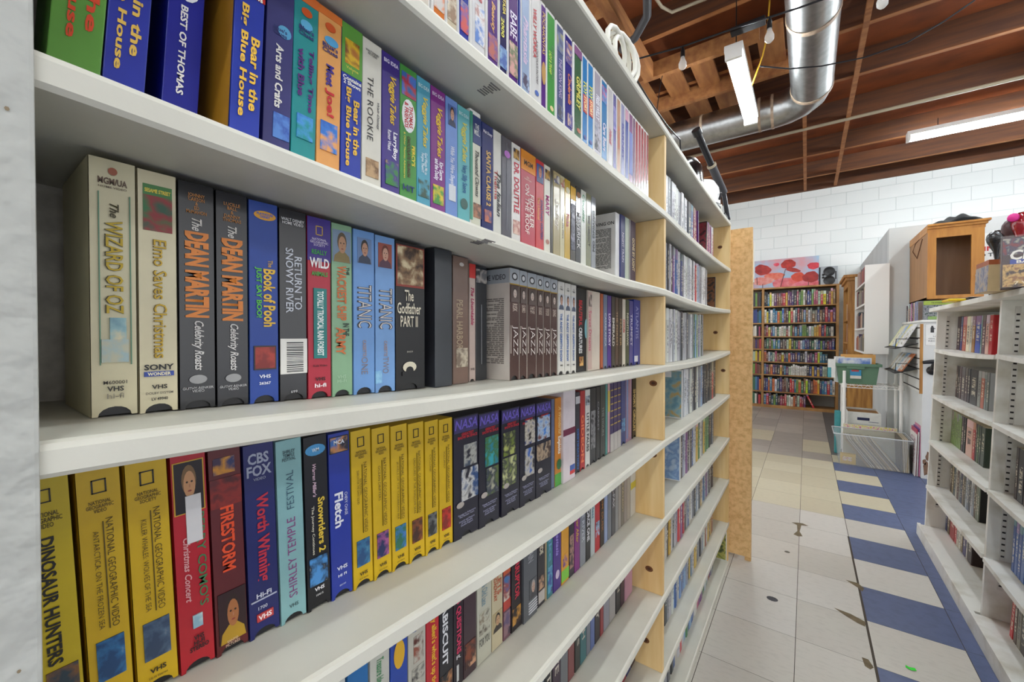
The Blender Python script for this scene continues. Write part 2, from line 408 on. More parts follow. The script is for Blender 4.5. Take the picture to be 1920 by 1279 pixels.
# ------------------------------------------------------------------ the long video bookcase on the left
XF = -.341                       # front edges of the shelf boards
XS = -.429                       # plane of the tape spines
YL, YM, YE = .03, 1.268, 2.53
PROF = [  # height of every board's top, from survey of its front edge (they sag and are not quite level)
    [(-.05, .622), (.03, .622), (.7, .628), (1.26, .620), (2.5, .625)],
    [(-.05, .374), (.03, .373), (.31, .366), (.82, .367), (1.25, .373), (2.5, .372)],
    [(-.05, .160), (.03, .158), (.19, .151), (.31, .146), (.53, .139), (.9, .134), (1.25, .141), (2.5, .146)],
    [(-.05, -.057), (.03, -.058), (.345, -.070), (.8, -.081), (1.25, -.088), (2.5, -.081)],
    [(-.05, -.283), (.03, -.285), (.2, -.294), (.45, -.312), (.68, -.322), (1.27, -.314), (2.53, -.322)],
    [(-.05, -.530), (.03, -.530), (.54, -.538), (.92, -.549), (1.28, -.552), (2.53, -.561)],
    [(-.05, -.775), (1.28, -.786), (2.54, -.792)],
    [(-.05, -1.015), (1.28, -1.021), (2.55, -1.033)],
    [(-.05, -1.245), (1.28, -1.245), (2.55, -1.245)]]
SAG2 = [.008, .012, .013, .012, .008, .006, .004, .003, 0]
def shelf_z(i, y):
    p = PROF[i]
    xs = [a for a, b in p]; zs = [b for a, b in p]
    z = float(np.mean([np.interp(y + d, xs, zs) for d in (-.06, -.03, 0, .03, .06)]))
    if YM < y < YE:
        t = (y - YM) / (YE - YM); z -= SAG2[i] * 4 * t * (1 - t)
    return H + z
bc = empty('video_bookcase', (XF - .12, 1.27, 0), 'tall white painted bookcase with pine dividers, packed with video tapes', 'bookcase')
OFF = Matrix.Translation((-(XF - .12), -1.27, 0))
XB = XF - .216
for i in range(9):
    yl = list(np.linspace(YL - .045, YE + .012, 41)); mb = MB(); vs = []
    th = .021
    # rounded nose profile (x, dz)
    prof = [(XB, 0), (XF - .005, 0), (XF - .0015, -.0015), (XF, -.005), (XF, -th + .003), (XF - .003, -th), (XB, -th)]
    n = len(prof)
    for y in yl:
        z = shelf_z(i, y) - (0 if i else 0)
        for (x, dz) in prof: vs.append((x, y, z + dz))
    fs = []
    for a in range(len(yl) - 1):
        for k in range(n): fs.append((a * n + k, a * n + (k + 1) % n, (a + 1) * n + (k + 1) % n, (a + 1) * n + k))
    mb.add(vs, fs, PAINT, OFF); mb.add(vs[:n], [list(range(n))], PAINT, OFF); mb.add(vs[-n:], [list(range(n))[::-1]], PAINT, OFF)
    part(mb, 'shelf', bc)
# painted near end panel, its edge chipped
mb = MB().box((XB, YL - .085, 0), (XF + .004, YL, H + .66), POST, OFF, ch=.002)
rr = random.Random(5)
for k in range(26):
    y = rr.uniform(YL - .07, YL - .006); z = rr.uniform(.3, H + .5); r = rr.uniform(.0004, .001)
    mb.poly([(XF + .0045, y + r * math.cos(t), z + 1.3 * r * math.sin(t)) for t in (0, 1, 2.1, 3.1, 4.2, 5.2)], SPOT, OFF)
part(mb, 'end_panel', bc, 'near end panel with thick chipped white paint')
def pine_panel(y, xf, knots, name, label=None):
    for i in range(8):   # one pine board between each pair of shelves
        z1 = shelf_z(i, y) - .022; z0 = shelf_z(i + 1, y) + .0005
        mb = MB().box((XB + .003, y - .009, z0), (xf, y + .010, z1), PINE, OFF)
        for (ki, kx, kz) in knots:
            if ki == i:
                mb.poly([(xf - kx + .012 * math.cos(t * .5236), y - .0095, z0 + kz + .009 * math.sin(t * .5236)) for t in range(12)], KNOT, OFF)
                mb.poly([(xf - kx + .006 * math.cos(t * .5236), y - .0098, z0 + kz + .0045 * math.sin(t * .5236)) for t in range(12)], mat('knot_core', '4a2a12', .7), OFF)
        part(mb, name, bc, label)
pine_panel(YM, XF - .006, [(4, .03, .19), (5, .04, .07), (3, .03, .17), (6, .05, .08)], 'pine_divider', 'unpainted pine divider board')
pine_panel(YE, XF - .002, [(0, .05, .12), (2, .07, .1), (3, .03, .13)], 'pine_end', 'unpainted pine end board')
part(MB().box((XB - .006, YL - .04, .02), (XB, YE + .01, H + .62), HARD, OFF), 'back_panel', bc)
for i, (px, py) in ((1, (916, 168)), (2, (905, 458))):
    p = on_z(px, py, shelf_z(i, .5) - .0215)
    mb = MB()
    rr = random.Random(9)
    for k in range(7):
        w = rr.uniform(.012, .022); mb.box((p.x - .014 + k * .0042, p.y - w / 2, shelf_z(i, p.y) - .0219), (p.x - .0122 + k * .0042, p.y + w / 2, shelf_z(i, p.y) - .0209), mat('stamp_ink', '7e7c78', .8), OFF)
    part(mb, 'board_stamp', bc, 'small dark printed stamp on the underside')

# ------------------------------------------------------------------ video tapes
SHELFNAME = {1: 'top', 2: 'second', 3: 'third', 4: 'fourth', 5: 'fifth', 6: 'sixth', 7: 'seventh'}
CASS = mat('cassette_black', '1a1a1c', .4)
def tape(si, idx, px0, px1, col, els, pym, h=.188, rec=0., lean=0., d=.104, notch=True, shiny=False, side=None, noun='tape sleeve', clam=False, top=None, base=0., vs=1.):
    """one tape: sleeve (root mesh) with cassette, lettering, pictures as its parts"""
    xs = XS - rec - base
    y0 = on_x(px0, pym, xs).y; y1 = on_x(px1, pym, xs).y
    w = max(y1 - y0 - .0006, .004)
    z = shelf_z(si, (y0 + y1) / 2) + .0008
    c = pr(col, .22 if shiny else .4, (.6 if si < 3 else .15) if shiny else 0.)
    cs = pr(side, .4) if side else c
    mb = MB()
    if notch and w > .012:
        r = min(w * .36, .011); arc = [(0, w / 2 - r * math.cos(math.pi * t / 8), .75 * r * math.sin(math.pi * t / 8)) for t in range(9)]
        fp = [(0, .0004, 0)] + arc + [(0, w - .0004, 0), (0, w - .0004, h), (0, .0004, h)]
        mb.poly(fp, c)
        n = len(arc)
        mb.add(arc + [(-.004, p[1], p[2]) for p in arc], [(i, n + i, n + i + 1, i + 1) for i in range(n - 1)], c)
        mb.add([(0, 0, 0), (-d, 0, 0), (-d, 0, h), (0, 0, h)], [(0, 3, 2, 1)], cs)
        mb.add([(0, w, 0), (-d, w, 0), (-d, w, h), (0, w, h)], [(0, 1, 2, 3)], cs)
        mb.poly([(0, 0, h), (0, w, h), (-d, w, h), (-d, 0, h)], pr(top, .4) if top else c); mb.poly([(-d, 0, 0), (-d, w, 0), (-d, w, h), (-d, 0, h)], c)
    elif clam:
        mb.box((-d, .0003, 0), (-.0005, w - .0003, h), mat('clamshell_white', 'e9e8e4', .3), ch=.0022)
        mb.poly([(0, w * .1, h * .02), (0, w * .9, h * .02), (0, w * .9, h * .965), (0, w * .1, h * .965)], c)
    else:
        mb.box((-d, .0002, 0), (0, w - .0002, h), c, ch=.0007)
        if side: mb.poly([(-.002, -.0002, .002), (-.002, -.0002, h - .002), (-d + .002, -.0002, h - .002), (-d + .002, -.0002, .002)], cs)
    o = mb.build('video_tape')
    zoff = w * math.sin(-lean) if lean < 0 else 0
    o.location = (xs, y0 + .0003, z + max(zoff, 0)); o.rotation_euler = (lean, 0, 0)
    letter = next((e[2] for e in els if e[0] in 'vh'), None)
    lt = f' with {cname(letter)} lettering' if letter else ''
    kind = {'tape sleeve': 'tape sleeve', 'case': 'plastic tape case'}.get(noun, noun)
    if clam: kind = 'clamshell tape case'
    tag(o, f'{cname(col)} {kind}{lt}, {ordn(idx)} from left on {SHELFNAME[si]} shelf of near bay', 'video tape', f'video tapes on the {SHELFNAME[si]} shelf of the near bay')
    if notch and w > .012:
        part(MB().box((-d + .001, .0012, .0006), (-.0022, w - .0012, .03), CASS), 'cassette', o)
    lay = .0004
    for e in els:
        lay += .00012; k = e[0]
        Y = lambda u: u * w
        Z = lambda v: h * (1 - v * vs)
        if k == 'v':      # reads from top to bottom
            _, s, cl, uc, v0, v1, uh = e[:7]; st = e[7] if len(e) > 7 else {}
            text(o, s, cl, frame((lay, Y(uc), Z((v0 + v1) / 2)), (0, 0, -1), (0, 1, 0)), (v1 - v0) * h * vs, uh * w, **st)
        elif k == 'u':    # reads from bottom to top
            _, s, cl, uc, v0, v1, uh = e[:7]; st = e[7] if len(e) > 7 else {}
            text(o, s, cl, frame((lay, Y(uc), Z((v0 + v1) / 2)), (0, 0, 1), (0, -1, 0)), (v1 - v0) * h * vs, uh * w, **st)
        elif k == 'h':
            _, s, cl, uc, vc, uw, vh = e[:7]; st = e[7] if len(e) > 7 else {}
            text(o, s, cl, frame((lay, Y(uc), Z(vc)), (0, 1, 0), (0, 0, 1)), uw * w, vh * h * vs, **dict({'name': 'small_lettering'}, **st))
        elif k == 'b':
            _, u0, v0, u1, v1, cl = e
            part(MB().box((0, Y(u0), Z(v1)), (lay, Y(u1), Z(v0)), pr(cl)), 'band', o)
        elif k == 'st':   # stuck-on label
            _, u0, v0, u1, v1, cl = e
            part(MB().box((0, Y(u0), Z(v1)), (lay + .0004, Y(u1), Z(v0)), pr(cl, .6)), 'sticker', o, f'{cname(cl)} sticker')
        elif k == 'p':
            _, u0, v0, u1, v1, a, b, cc = e
            part(MB().box((0, Y(u0), Z(v1)), (lay, Y(u1), Z(v0)), pic(a, b, cc)), 'picture', o)
        elif k == 'por':  # a printed portrait: ground, shoulders, head, hair
            _, u0, v0, u1, v1, bg, skin, hair, cloth = e
            m2 = MB().box((0, Y(u0), Z(v1)), (lay, Y(u1), Z(v0)), pr(bg)); cx, hw = Y((u0 + u1) / 2), (u1 - u0) * w / 2; hh = (v1 - v0) * h * vs; zb = Z(v1)
            def ell(cy, cz, ry, rz, cl, dx): m2.poly([(lay + dx, cx + (cy * hw) + ry * hw * math.cos(t * .3927), zb + cz * hh + rz * hh * math.sin(t * .3927)) for t in range(16)], pr(cl))
            m2.poly([(lay + .00005, cx + a * hw, zb + b * hh) for a, b in ((-.92, .0), (.92, 0), (.8, .2), (.3, .34), (-.3, .34), (-.8, .2))], pr(cloth))
            ell(0, .64, .52, .3, hair, .0001); ell(.03, .55, .42, .27, skin, .00015)
            for sgn in (-1, 1): ell(.03 + sgn * .17, .6, .08, .02, '2a1a14', .0002)
            ell(.03, .42, .14, .018, '8a3a34', .0002); ell(.04, .52, .05, .04, cloth if False else 'b07a5c', .0002)
            part(m2, 'picture', o)
        elif k == 'f':    # open rectangle emblem
            _, uc, vc, uw, cl = e
            a = uw * w / 2; b = a * 1.28; t = a * .22; m2 = MB(); y, zc = Y(uc), Z(vc)
            for q0, q1 in (((-a, -b), (a, -b + t)), ((-a, b - t), (a, b)), ((-a, -b), (-a + t, b)), ((a - t, -b), (a, b))):
                m2.box((0, y + q0[0], zc + q0[1]), (lay, y + q1[0], zc + q1[1]), pr(cl))
            part(m2, 'emblem', o)
        elif k == 'e':
            _, uc, vc, uw, vh, cl = e
            part(MB().poly([(lay, Y(uc) + uw * w / 2 * math.cos(t * .3927), Z(vc) + vh * h * vs / 2 * math.sin(t * .3927)) for t in range(16)], pr(cl)), 'emblem', o)
        elif k == 'bar':
            _, u0, v0, u1, v1 = e
            m2 = MB().box((0, Y(u0), Z(v1)), (lay, Y(u1), Z(v0)), pr('e8e6de')); rb = random.Random(int(px0)); v = v0 + .1 * (v1 - v0)
            while v < v1 - .06 * (v1 - v0):
                t = rb.uniform(.01, .035) * (v1 - v0); m2.box((0, Y(u0 + .22 * (u1 - u0)), Z(v + t)), (lay + .0001, Y(u1 - .15 * (u1 - u0)), Z(v)), pr('17171a')); v += t + rb.uniform(.012, .035) * (v1 - v0)
            part(m2, 'barcode', o)
        elif k == 'ln':   # thin upright rule
            _, uc, v0, v1, cl = e
            part(MB().box((0, Y(uc) - .0003, Z(v1)), (lay, Y(uc) + .0003, Z(v0)), pr(cl)), 'rule', o)
        elif k == 'sd':   # print on the side that faces the lens
            _, s, cl, v, dx = e
            if s: text(o, s, cl, frame((-dx, -.0008, Z(v)), (1, 0, 0), (0, 0, 1)), .06, .009, keep=False, name='side_lettering')
        elif k == 'sdl':  # small print on the side that faces the lens, as fine broken lines
            _, cl, v0, v1 = e; rb = random.Random(int(px0)); m2 = MB(); v = v0
            while v < v1:
                x = -.012
                while x > -d + .02:
                    l = rb.uniform(.004, .014); m2.box((max(x - l, -d + .01), -.0006, Z(v) - .0009), (x, .0, Z(v) + .0009), ink(cl)); x -= l + .002
                    if rb.random() < .06: break
                v += .017
            part(m2, 'side_print', o)
        elif k == 'sdb':
            _, v0, v1, cl = e; part(MB().box((-d + .001, -.0004, Z(v1)), (-.001, 0, Z(v0)), pr(cl)), 'side_band', o)
    return o
def row(si, specs, pym, leanf=lambda px: 0., **kw):
    for i, sp in enumerate(specs):
        a, b, col, els = sp[:4]
        if si in (4, 5, 6): a, b = [q if q < 1130 else 1130 + (q - 1130) * .875 for q in (a, b)]
        o = dict(kw); o.update(sp[4] if len(sp) > 4 else {})
        tape(si, i + 1, a, b, col, els, pym, lean=o.pop('lean', math.radians(leanf((a + b) / 2))), **o)
BO = dict(bold=.03); IT = dict(bold=.02, shear=.35); THIN = dict(bold=-.006)
def ng(t, p3, extra='', sub=.66, t2='NATIONAL\nGEOGRAPHIC\nVIDEO'):
    e = [('f', .5, .075, .34, '1c1806'), ('h', t2, '4a3c08', .5, .155, .62, .05), ('v', 'NATIONAL GEOGRAPHIC VIDEO', '3a3008', .68, .21, .66, .17, THIN), ('ln', .54, .22, .66, '5a4a0c'),
         ('p', .2, .7, .84, .865, *p3), ('h', 'VHS', '2a2208', .5, .915, .4, .022, BO), ('h', 'Hi-Fi Stereo', '5a4a10', .5, .945, .45, .01)]
    if t: e.append(('v', t, '3a3008', .36, .25, .25 + min(.4, .0165 * len(t.split(chr(10))[0])), .13 if chr(10) not in t else .26, THIN))
    return e
# --- second shelf down (children's tapes)
def leanB(px): return -float(np.interp(px, [150, 300, 500, 620, 760, 900], [4, 3.6, 2.4, 1.3, .3, 0]))
BEAR = [('v', 'Bear in the', 'f0c040', .72, .52, .93, .3, BO), ('v', 'Big Blue House', 'f0c040', .32, .36, .98, .3, BO), ('h', 'Contains\n2 Shows', 'f4f2e8', .5, .275, .86, .06, BO)]
row(2, [
 (80, 186, '5f9a3c', [('v', 'Bear in the', 'd8431c', .74, .1, .86, .24, BO), ('v', 'Big Blue House', 'd8431c', .36, .1, .92, .26, BO)]),
 (186, 269, '20309a', [('v', 'Bear in the', 'e0b850', .68, .36, .88, .26, BO), ('v', 'Big Blue House', 'e0b850', .3, .3, .97, .26, BO)]),
 (297, 368, '0f1a8c', [('e', .5, .33, .75, .2, 'e8eef0'), ('h', 'THOMAS\n& FRIENDS', 'b81f28', .5, .33, .5, .05, BO), ('v', 'BEST OF THOMAS', 'f2f0ea', .45, .46, .93, .2, BO)], dict(rec=.012)),
 (427, 485, '2038a0', [('b', 0, 0, 1, .3, 'c0261e'), ('p', .2, .12, .82, .24, 'b07030', '6a2c14', 'd8a850'), ('h', 'Volume\n5', 'e8a040', .5, .265, .6, .04)] + BEAR, dict(rec=-.012, side='c08a28')),
 (489, 542, '3a3a72', [('e', .66, .33, .5, .075, '5aa8d0'), ('h', "Blue's\nClues", '28306a', .5, .34, .5, .05, BO), ('v', 'Arts and Crafts', 'eceae0', .5, .42, .8, .28, BO), ('p', .35, .83, .95, .98, '5a8ad0', '3a5cb0', '7aaae0')]),
 (543, 590, '1f9090', [('b', 0, 0, 1, .06, 'e0702c'), ('e', .5, .12, .45, .055, 'd8581c'), ('e', .5, .2, .5, .06, '5ab0d8'), ('h', "Blue's\nClues", '2a2c6e', .5, .245, .62, .06, BO), ('v', 'Telling Time', '5a2078', .7, .34, .74, .26, BO), ('v', 'with Blue', '5a2078', .32, .36, .66, .26, BO), ('p', .2, .77, .85, .92, '1f9090', '4a9ad8', '2f6cc0')]),
 (591, 636, 'e8a45a', [('b', 0, 0, 1, .05, 'e0762c'), ('e', .5, .11, .45, .055, 'd8581c'), ('e', .55, .2, .6, .06, '4aa0d0'), ('h', "Blue's\nClues", '24286a', .5, .255, .66, .06, BO), ('v', 'Meet', '3c2a90', .5, .36, .5, .34, BO), ('v', 'Joe!', 'c82830', .5, .52, .7, .4, BO), ('p', .15, .74, .85, .93, 'e8a45a', '3a7ed0', '2f62b8')]),
 (637, 676, '2038a0', [('b', 0, 0, 1, .34, '5a9a38'), ('p', .15, .1, .85, .27, '7a4018', 'd8b020', 'b06a1c'), ('h', 'Volume\n1', 'e0d050', .5, .305, .6, .04)] + [('h', 'Contains\n2 Shows', 'f4f2e8', .5, .385, .9, .06, BO), ('v', 'Bear in the', 'f0c040', .72, .5, .88, .3, BO), ('v', 'Big Blue House', 'f0c040', .3, .43, .97, .32, BO)]),
 (677, 714, 'd9d6c8', [('h', 'WALT DISNEY\nPICTURES', '3a3a3a', .5, .09, .7, .035), ('v', 'THE ROOKIE', '1e1e22', .4, .26, .72, .3, THIN), ('v', 'Walt Disney', '55555a', .8, .42, .62, .14, IT), ('p', .2, .85, .85, .98, 'b89870', '6a4a2c', 'd8c8a0')]),
 (714.5, 749, '36207c', [('h', 'BIG IDEA', 'd8d0e8', .5, .06, .8, .03, BO), ('v', 'VeggieTales', 'e8c030', .55, .16, .52, .42, IT), ('v', 'LarryBoy', 'f0eef4', .7, .57, .78, .3, BO), ('v', 'Rumor Weed', 'f0eef4', .4, .57, .72, .2), ('p', .2, .8, .9, .98, '2c7a30', '36207c', 'c8b030')]),
 (749, 781, '3c8a34', [('p', .1, .05, .95, .23, '3a70c0', 'b02828', '2c5a9c'), ('e', .5, .38, .8, .26, 'e8eae8'), ('v', 'THOMAS\n& FRIENDS', 'b81f28', .5, .28, .48, .5, BO), ('v', "PERCY'S", 'e8d040', .78, .6, .76, .2, BO), ('v', 'CHOCOLATE CRUNCH', '4a2010', .5, .54, .86, .2, BO), ('v', '& Other Thomas Adventures', 'e8d040', .25, .52, .88, .1), ('h', 'HiT', '20306a', .5, .95, .7, .05, BO)]),
 (781, 807, '4a9cb4', [('h', 'BIG IDEA', 'd0e8e8', .5, .07, .8, .03), ('v', 'VeggieTales', 'e0c840', .55, .15, .56, .44, IT), ('v', 'God Wants Me to\nForgive Them!?!', 'e6f0f4', .5, .6, .78, .5), ('p', .1, .82, .9, .97, '2f4a3c', '4a9cb4', '3a8a60')]),
 (807, 835, '7a1f7c', [('h', 'BIG IDEA', 'e0d0e8', .5, .06, .8, .03), ('v', 'VeggieTales', 'e8c030', .55, .16, .58, .44, IT), ('v', 'King George\nand the Ducky', 'f0eaf4', .5, .6, .78, .66, BO), ('p', .15, .82, .85, .98, '3c8a34', 'e0c030', '2c6a2c')]),
 (835, 858, '6a8cc8', [('por', .2, .06, .85, .24, '4a64a0', 'c8987c', '3a2820', '28304a'), ('v', 'While You Were Sleeping', 'dfe6f2', .5, .42, .78, .45, IT), ('st', .25, .76, .8, .9, 'd8dce0')]),
 (858, 881, '5aaaae', [('h', 'BIG IDEA', 'd0e8e8', .5, .07, .8, .03), ('v', 'VeggieTales', 'd8cc50', .5, .14, .5, .5, IT), ('v', 'Very Silly Songs', '1f5c8c', .5, .52, .78, .5, BO), ('e', .5, .88, .6, .1, '2f5a50')]),
 (881, 902.5, 'd8d8c4', [('b', 0, .03, .22, 1, '2f8a70'), ('b', .25, .05, .98, .3, '24346a'), ('h', 'THE\nMISS...', 'e8e8e0', .6, .17, .5, .1), ('v', 'Thousand Clowns', '30302c', .6, .36, .78, .34, IT), ('p', .3, .84, .95, .97, 'a06a4a', '3a2a20', 'c89a70')], dict(clam=True, h=.196, shiny=True)),
 (903.5, 925, '1f2c68', [('h', 'Walt Disney', 'e8e8f0', .5, .09, .8, .04, IT), ('v', 'SANTA CLAUSE 2', 'd8b060', .55, .26, .8, .4, BO), ('p', .2, .84, .8, .96, 'b06040', '1f2c68', 'd0c0b0')], dict(shiny=True)),
 (925, 940, 'd8d8ce', [('v', 'Thelma', 'b83a34', .3, .4, .7, .4), ('v', 'The Italian', '2a2a2c', .66, .42, .86, .5, IT)], dict(shiny=True)),
 (940.5, 959, '54545c', [('e', .55, .17, .6, .075, 'b46ac0'), ('ln', .5, .05, .96, '8a8a92')], dict(shiny=True)),
 (959.5, 976, 'dedcd6', [('p', .2, .05, .85, .16, '6a4a20', 'c89a40', '2c2434'), ('v', 'DR. DOLITTLE', 'c02038', .52, .2, .74, .6, BO), ('p', .15, .82, .9, .97, 'd0b0a0', 'a05a50', 'e8e0d8')], dict(shiny=True)),
 (976.5, 1004, 'b02c40', [('b', 0, 0, 1, .22, 'd8861c'), ('h', 'MGM', '3a2410', .5, .13, .6, .06, BO), ('h', '35th\nAnniversary', 'e8c8b8', .45, .3, .5, .05), ('v', 'FIDDLER', 'f0e0d8', .72, .46, .84, .28), ('v', 'ON THE ROOF', 'f0e0d8', .4, .36, .92, .28)]),
 (1004.6, 1020, 'c02830', [('por', .1, .05, .9, .26, '3a5a98', 'c88a70', '8a5a48', '2a3a6a'), ('v', 'JONATHAN WINTERS', '24346e', .65, .45, .92, .4, BO), ('v', 'The Unusual', 'e0a040', .3, .44, .7, .25)]),
 (1020.4, 1032, 'd9d6c6', [('p', .15, .05, .9, .17, '6a4a20', 'c89a40', '2c2434'), ('v', 'MARY', 'b0307a', .5, .36, .6, .6, BO), ('e', .5, .92, .6, .06, 'b07a6a')]),
 (1032.4, 1037.2, '3a342c', []),
 (1037.6, 1050, 'a89a70', [('p', .1, .04, .9, .14, 'd8d4c8', '3a3a6a', 'b8a878'), ('v', 'Stalker', 'e6e0d0', .55, .34, .72, .6, IT)], dict(shiny=True)),
 (1050.6, 1059, 'c8c09a', [('p', .1, .04, .9, .14, 'd8d4c8', 'a04a3a', 'b8a878'), ('v', 'The Way We Were', '4a4434', .5, .4, .8, .45)], dict(shiny=True)),
 (1059.4, 1069.4, 'c4a030', [('e', .5, .14, .7, .08, 'd8d0a0'), ('v', 'Flicka', 'b03a2c', .5, .45, .62, .6)], dict(shiny=True)),
 (1069.8, 1079.4, '3c3428', [('b', 0, .05, 1, .22, 'd8a820'), ('p', .1, .28, .9, .9, '5a5a68', '2c3040', '8a8a98')], dict(shiny=True)),
 (1079.8, 1089.4, '18181c', [('e', .5, .11, .8, .08, '8a5a30'), ('v', 'MAVERICK', 'd8d8d8', .5, .35, .85, .6)], dict(shiny=True)),
 (1089.8, 1099.4, 'dcded2', [('v', 'Cousins', '4a9060', .5, .06, .45, .6, IT)], dict(shiny=True)),
 (1099.8, 1108.8, '7a7c5a', [('v', 'THE VERDICT', '2a2c24', .5, .3, .75, .5)], dict(shiny=True)),
 (1109.2, 1117.4, '8a8e94', [('v', 'DRIVING ON', '2a2c30', .5, .2, .8, .5, BO)], dict(shiny=True)),
 (1154.5, 1163.8, 'e6e6e4', [('sd', 'LIVING ON', '1c1a1c', .17, .034)] + [('sdl', '77746f', .26, .94)], dict(side='d8d5cf', noun='case', rec=.004, top='8a8288')),
 (1164.2, 1172.5, '2a3468', [('v', 'NIGHT TRAIN', 'c8c8d8', .5, .3, .8, .4)]),
 (1172.9, 1179.8, 'b8c8bc', [], dict(shiny=True)),
 (1180.2, 1183, '8a8688', []),
 (1183.4, 1192.5, '3c2c44', [('v', 'GONE BY LIGHT', 'd8c8a0', .5, .3, .9, .5, BO)]),
], 330, leanB, notch=False, base=-.024, vs=.84)
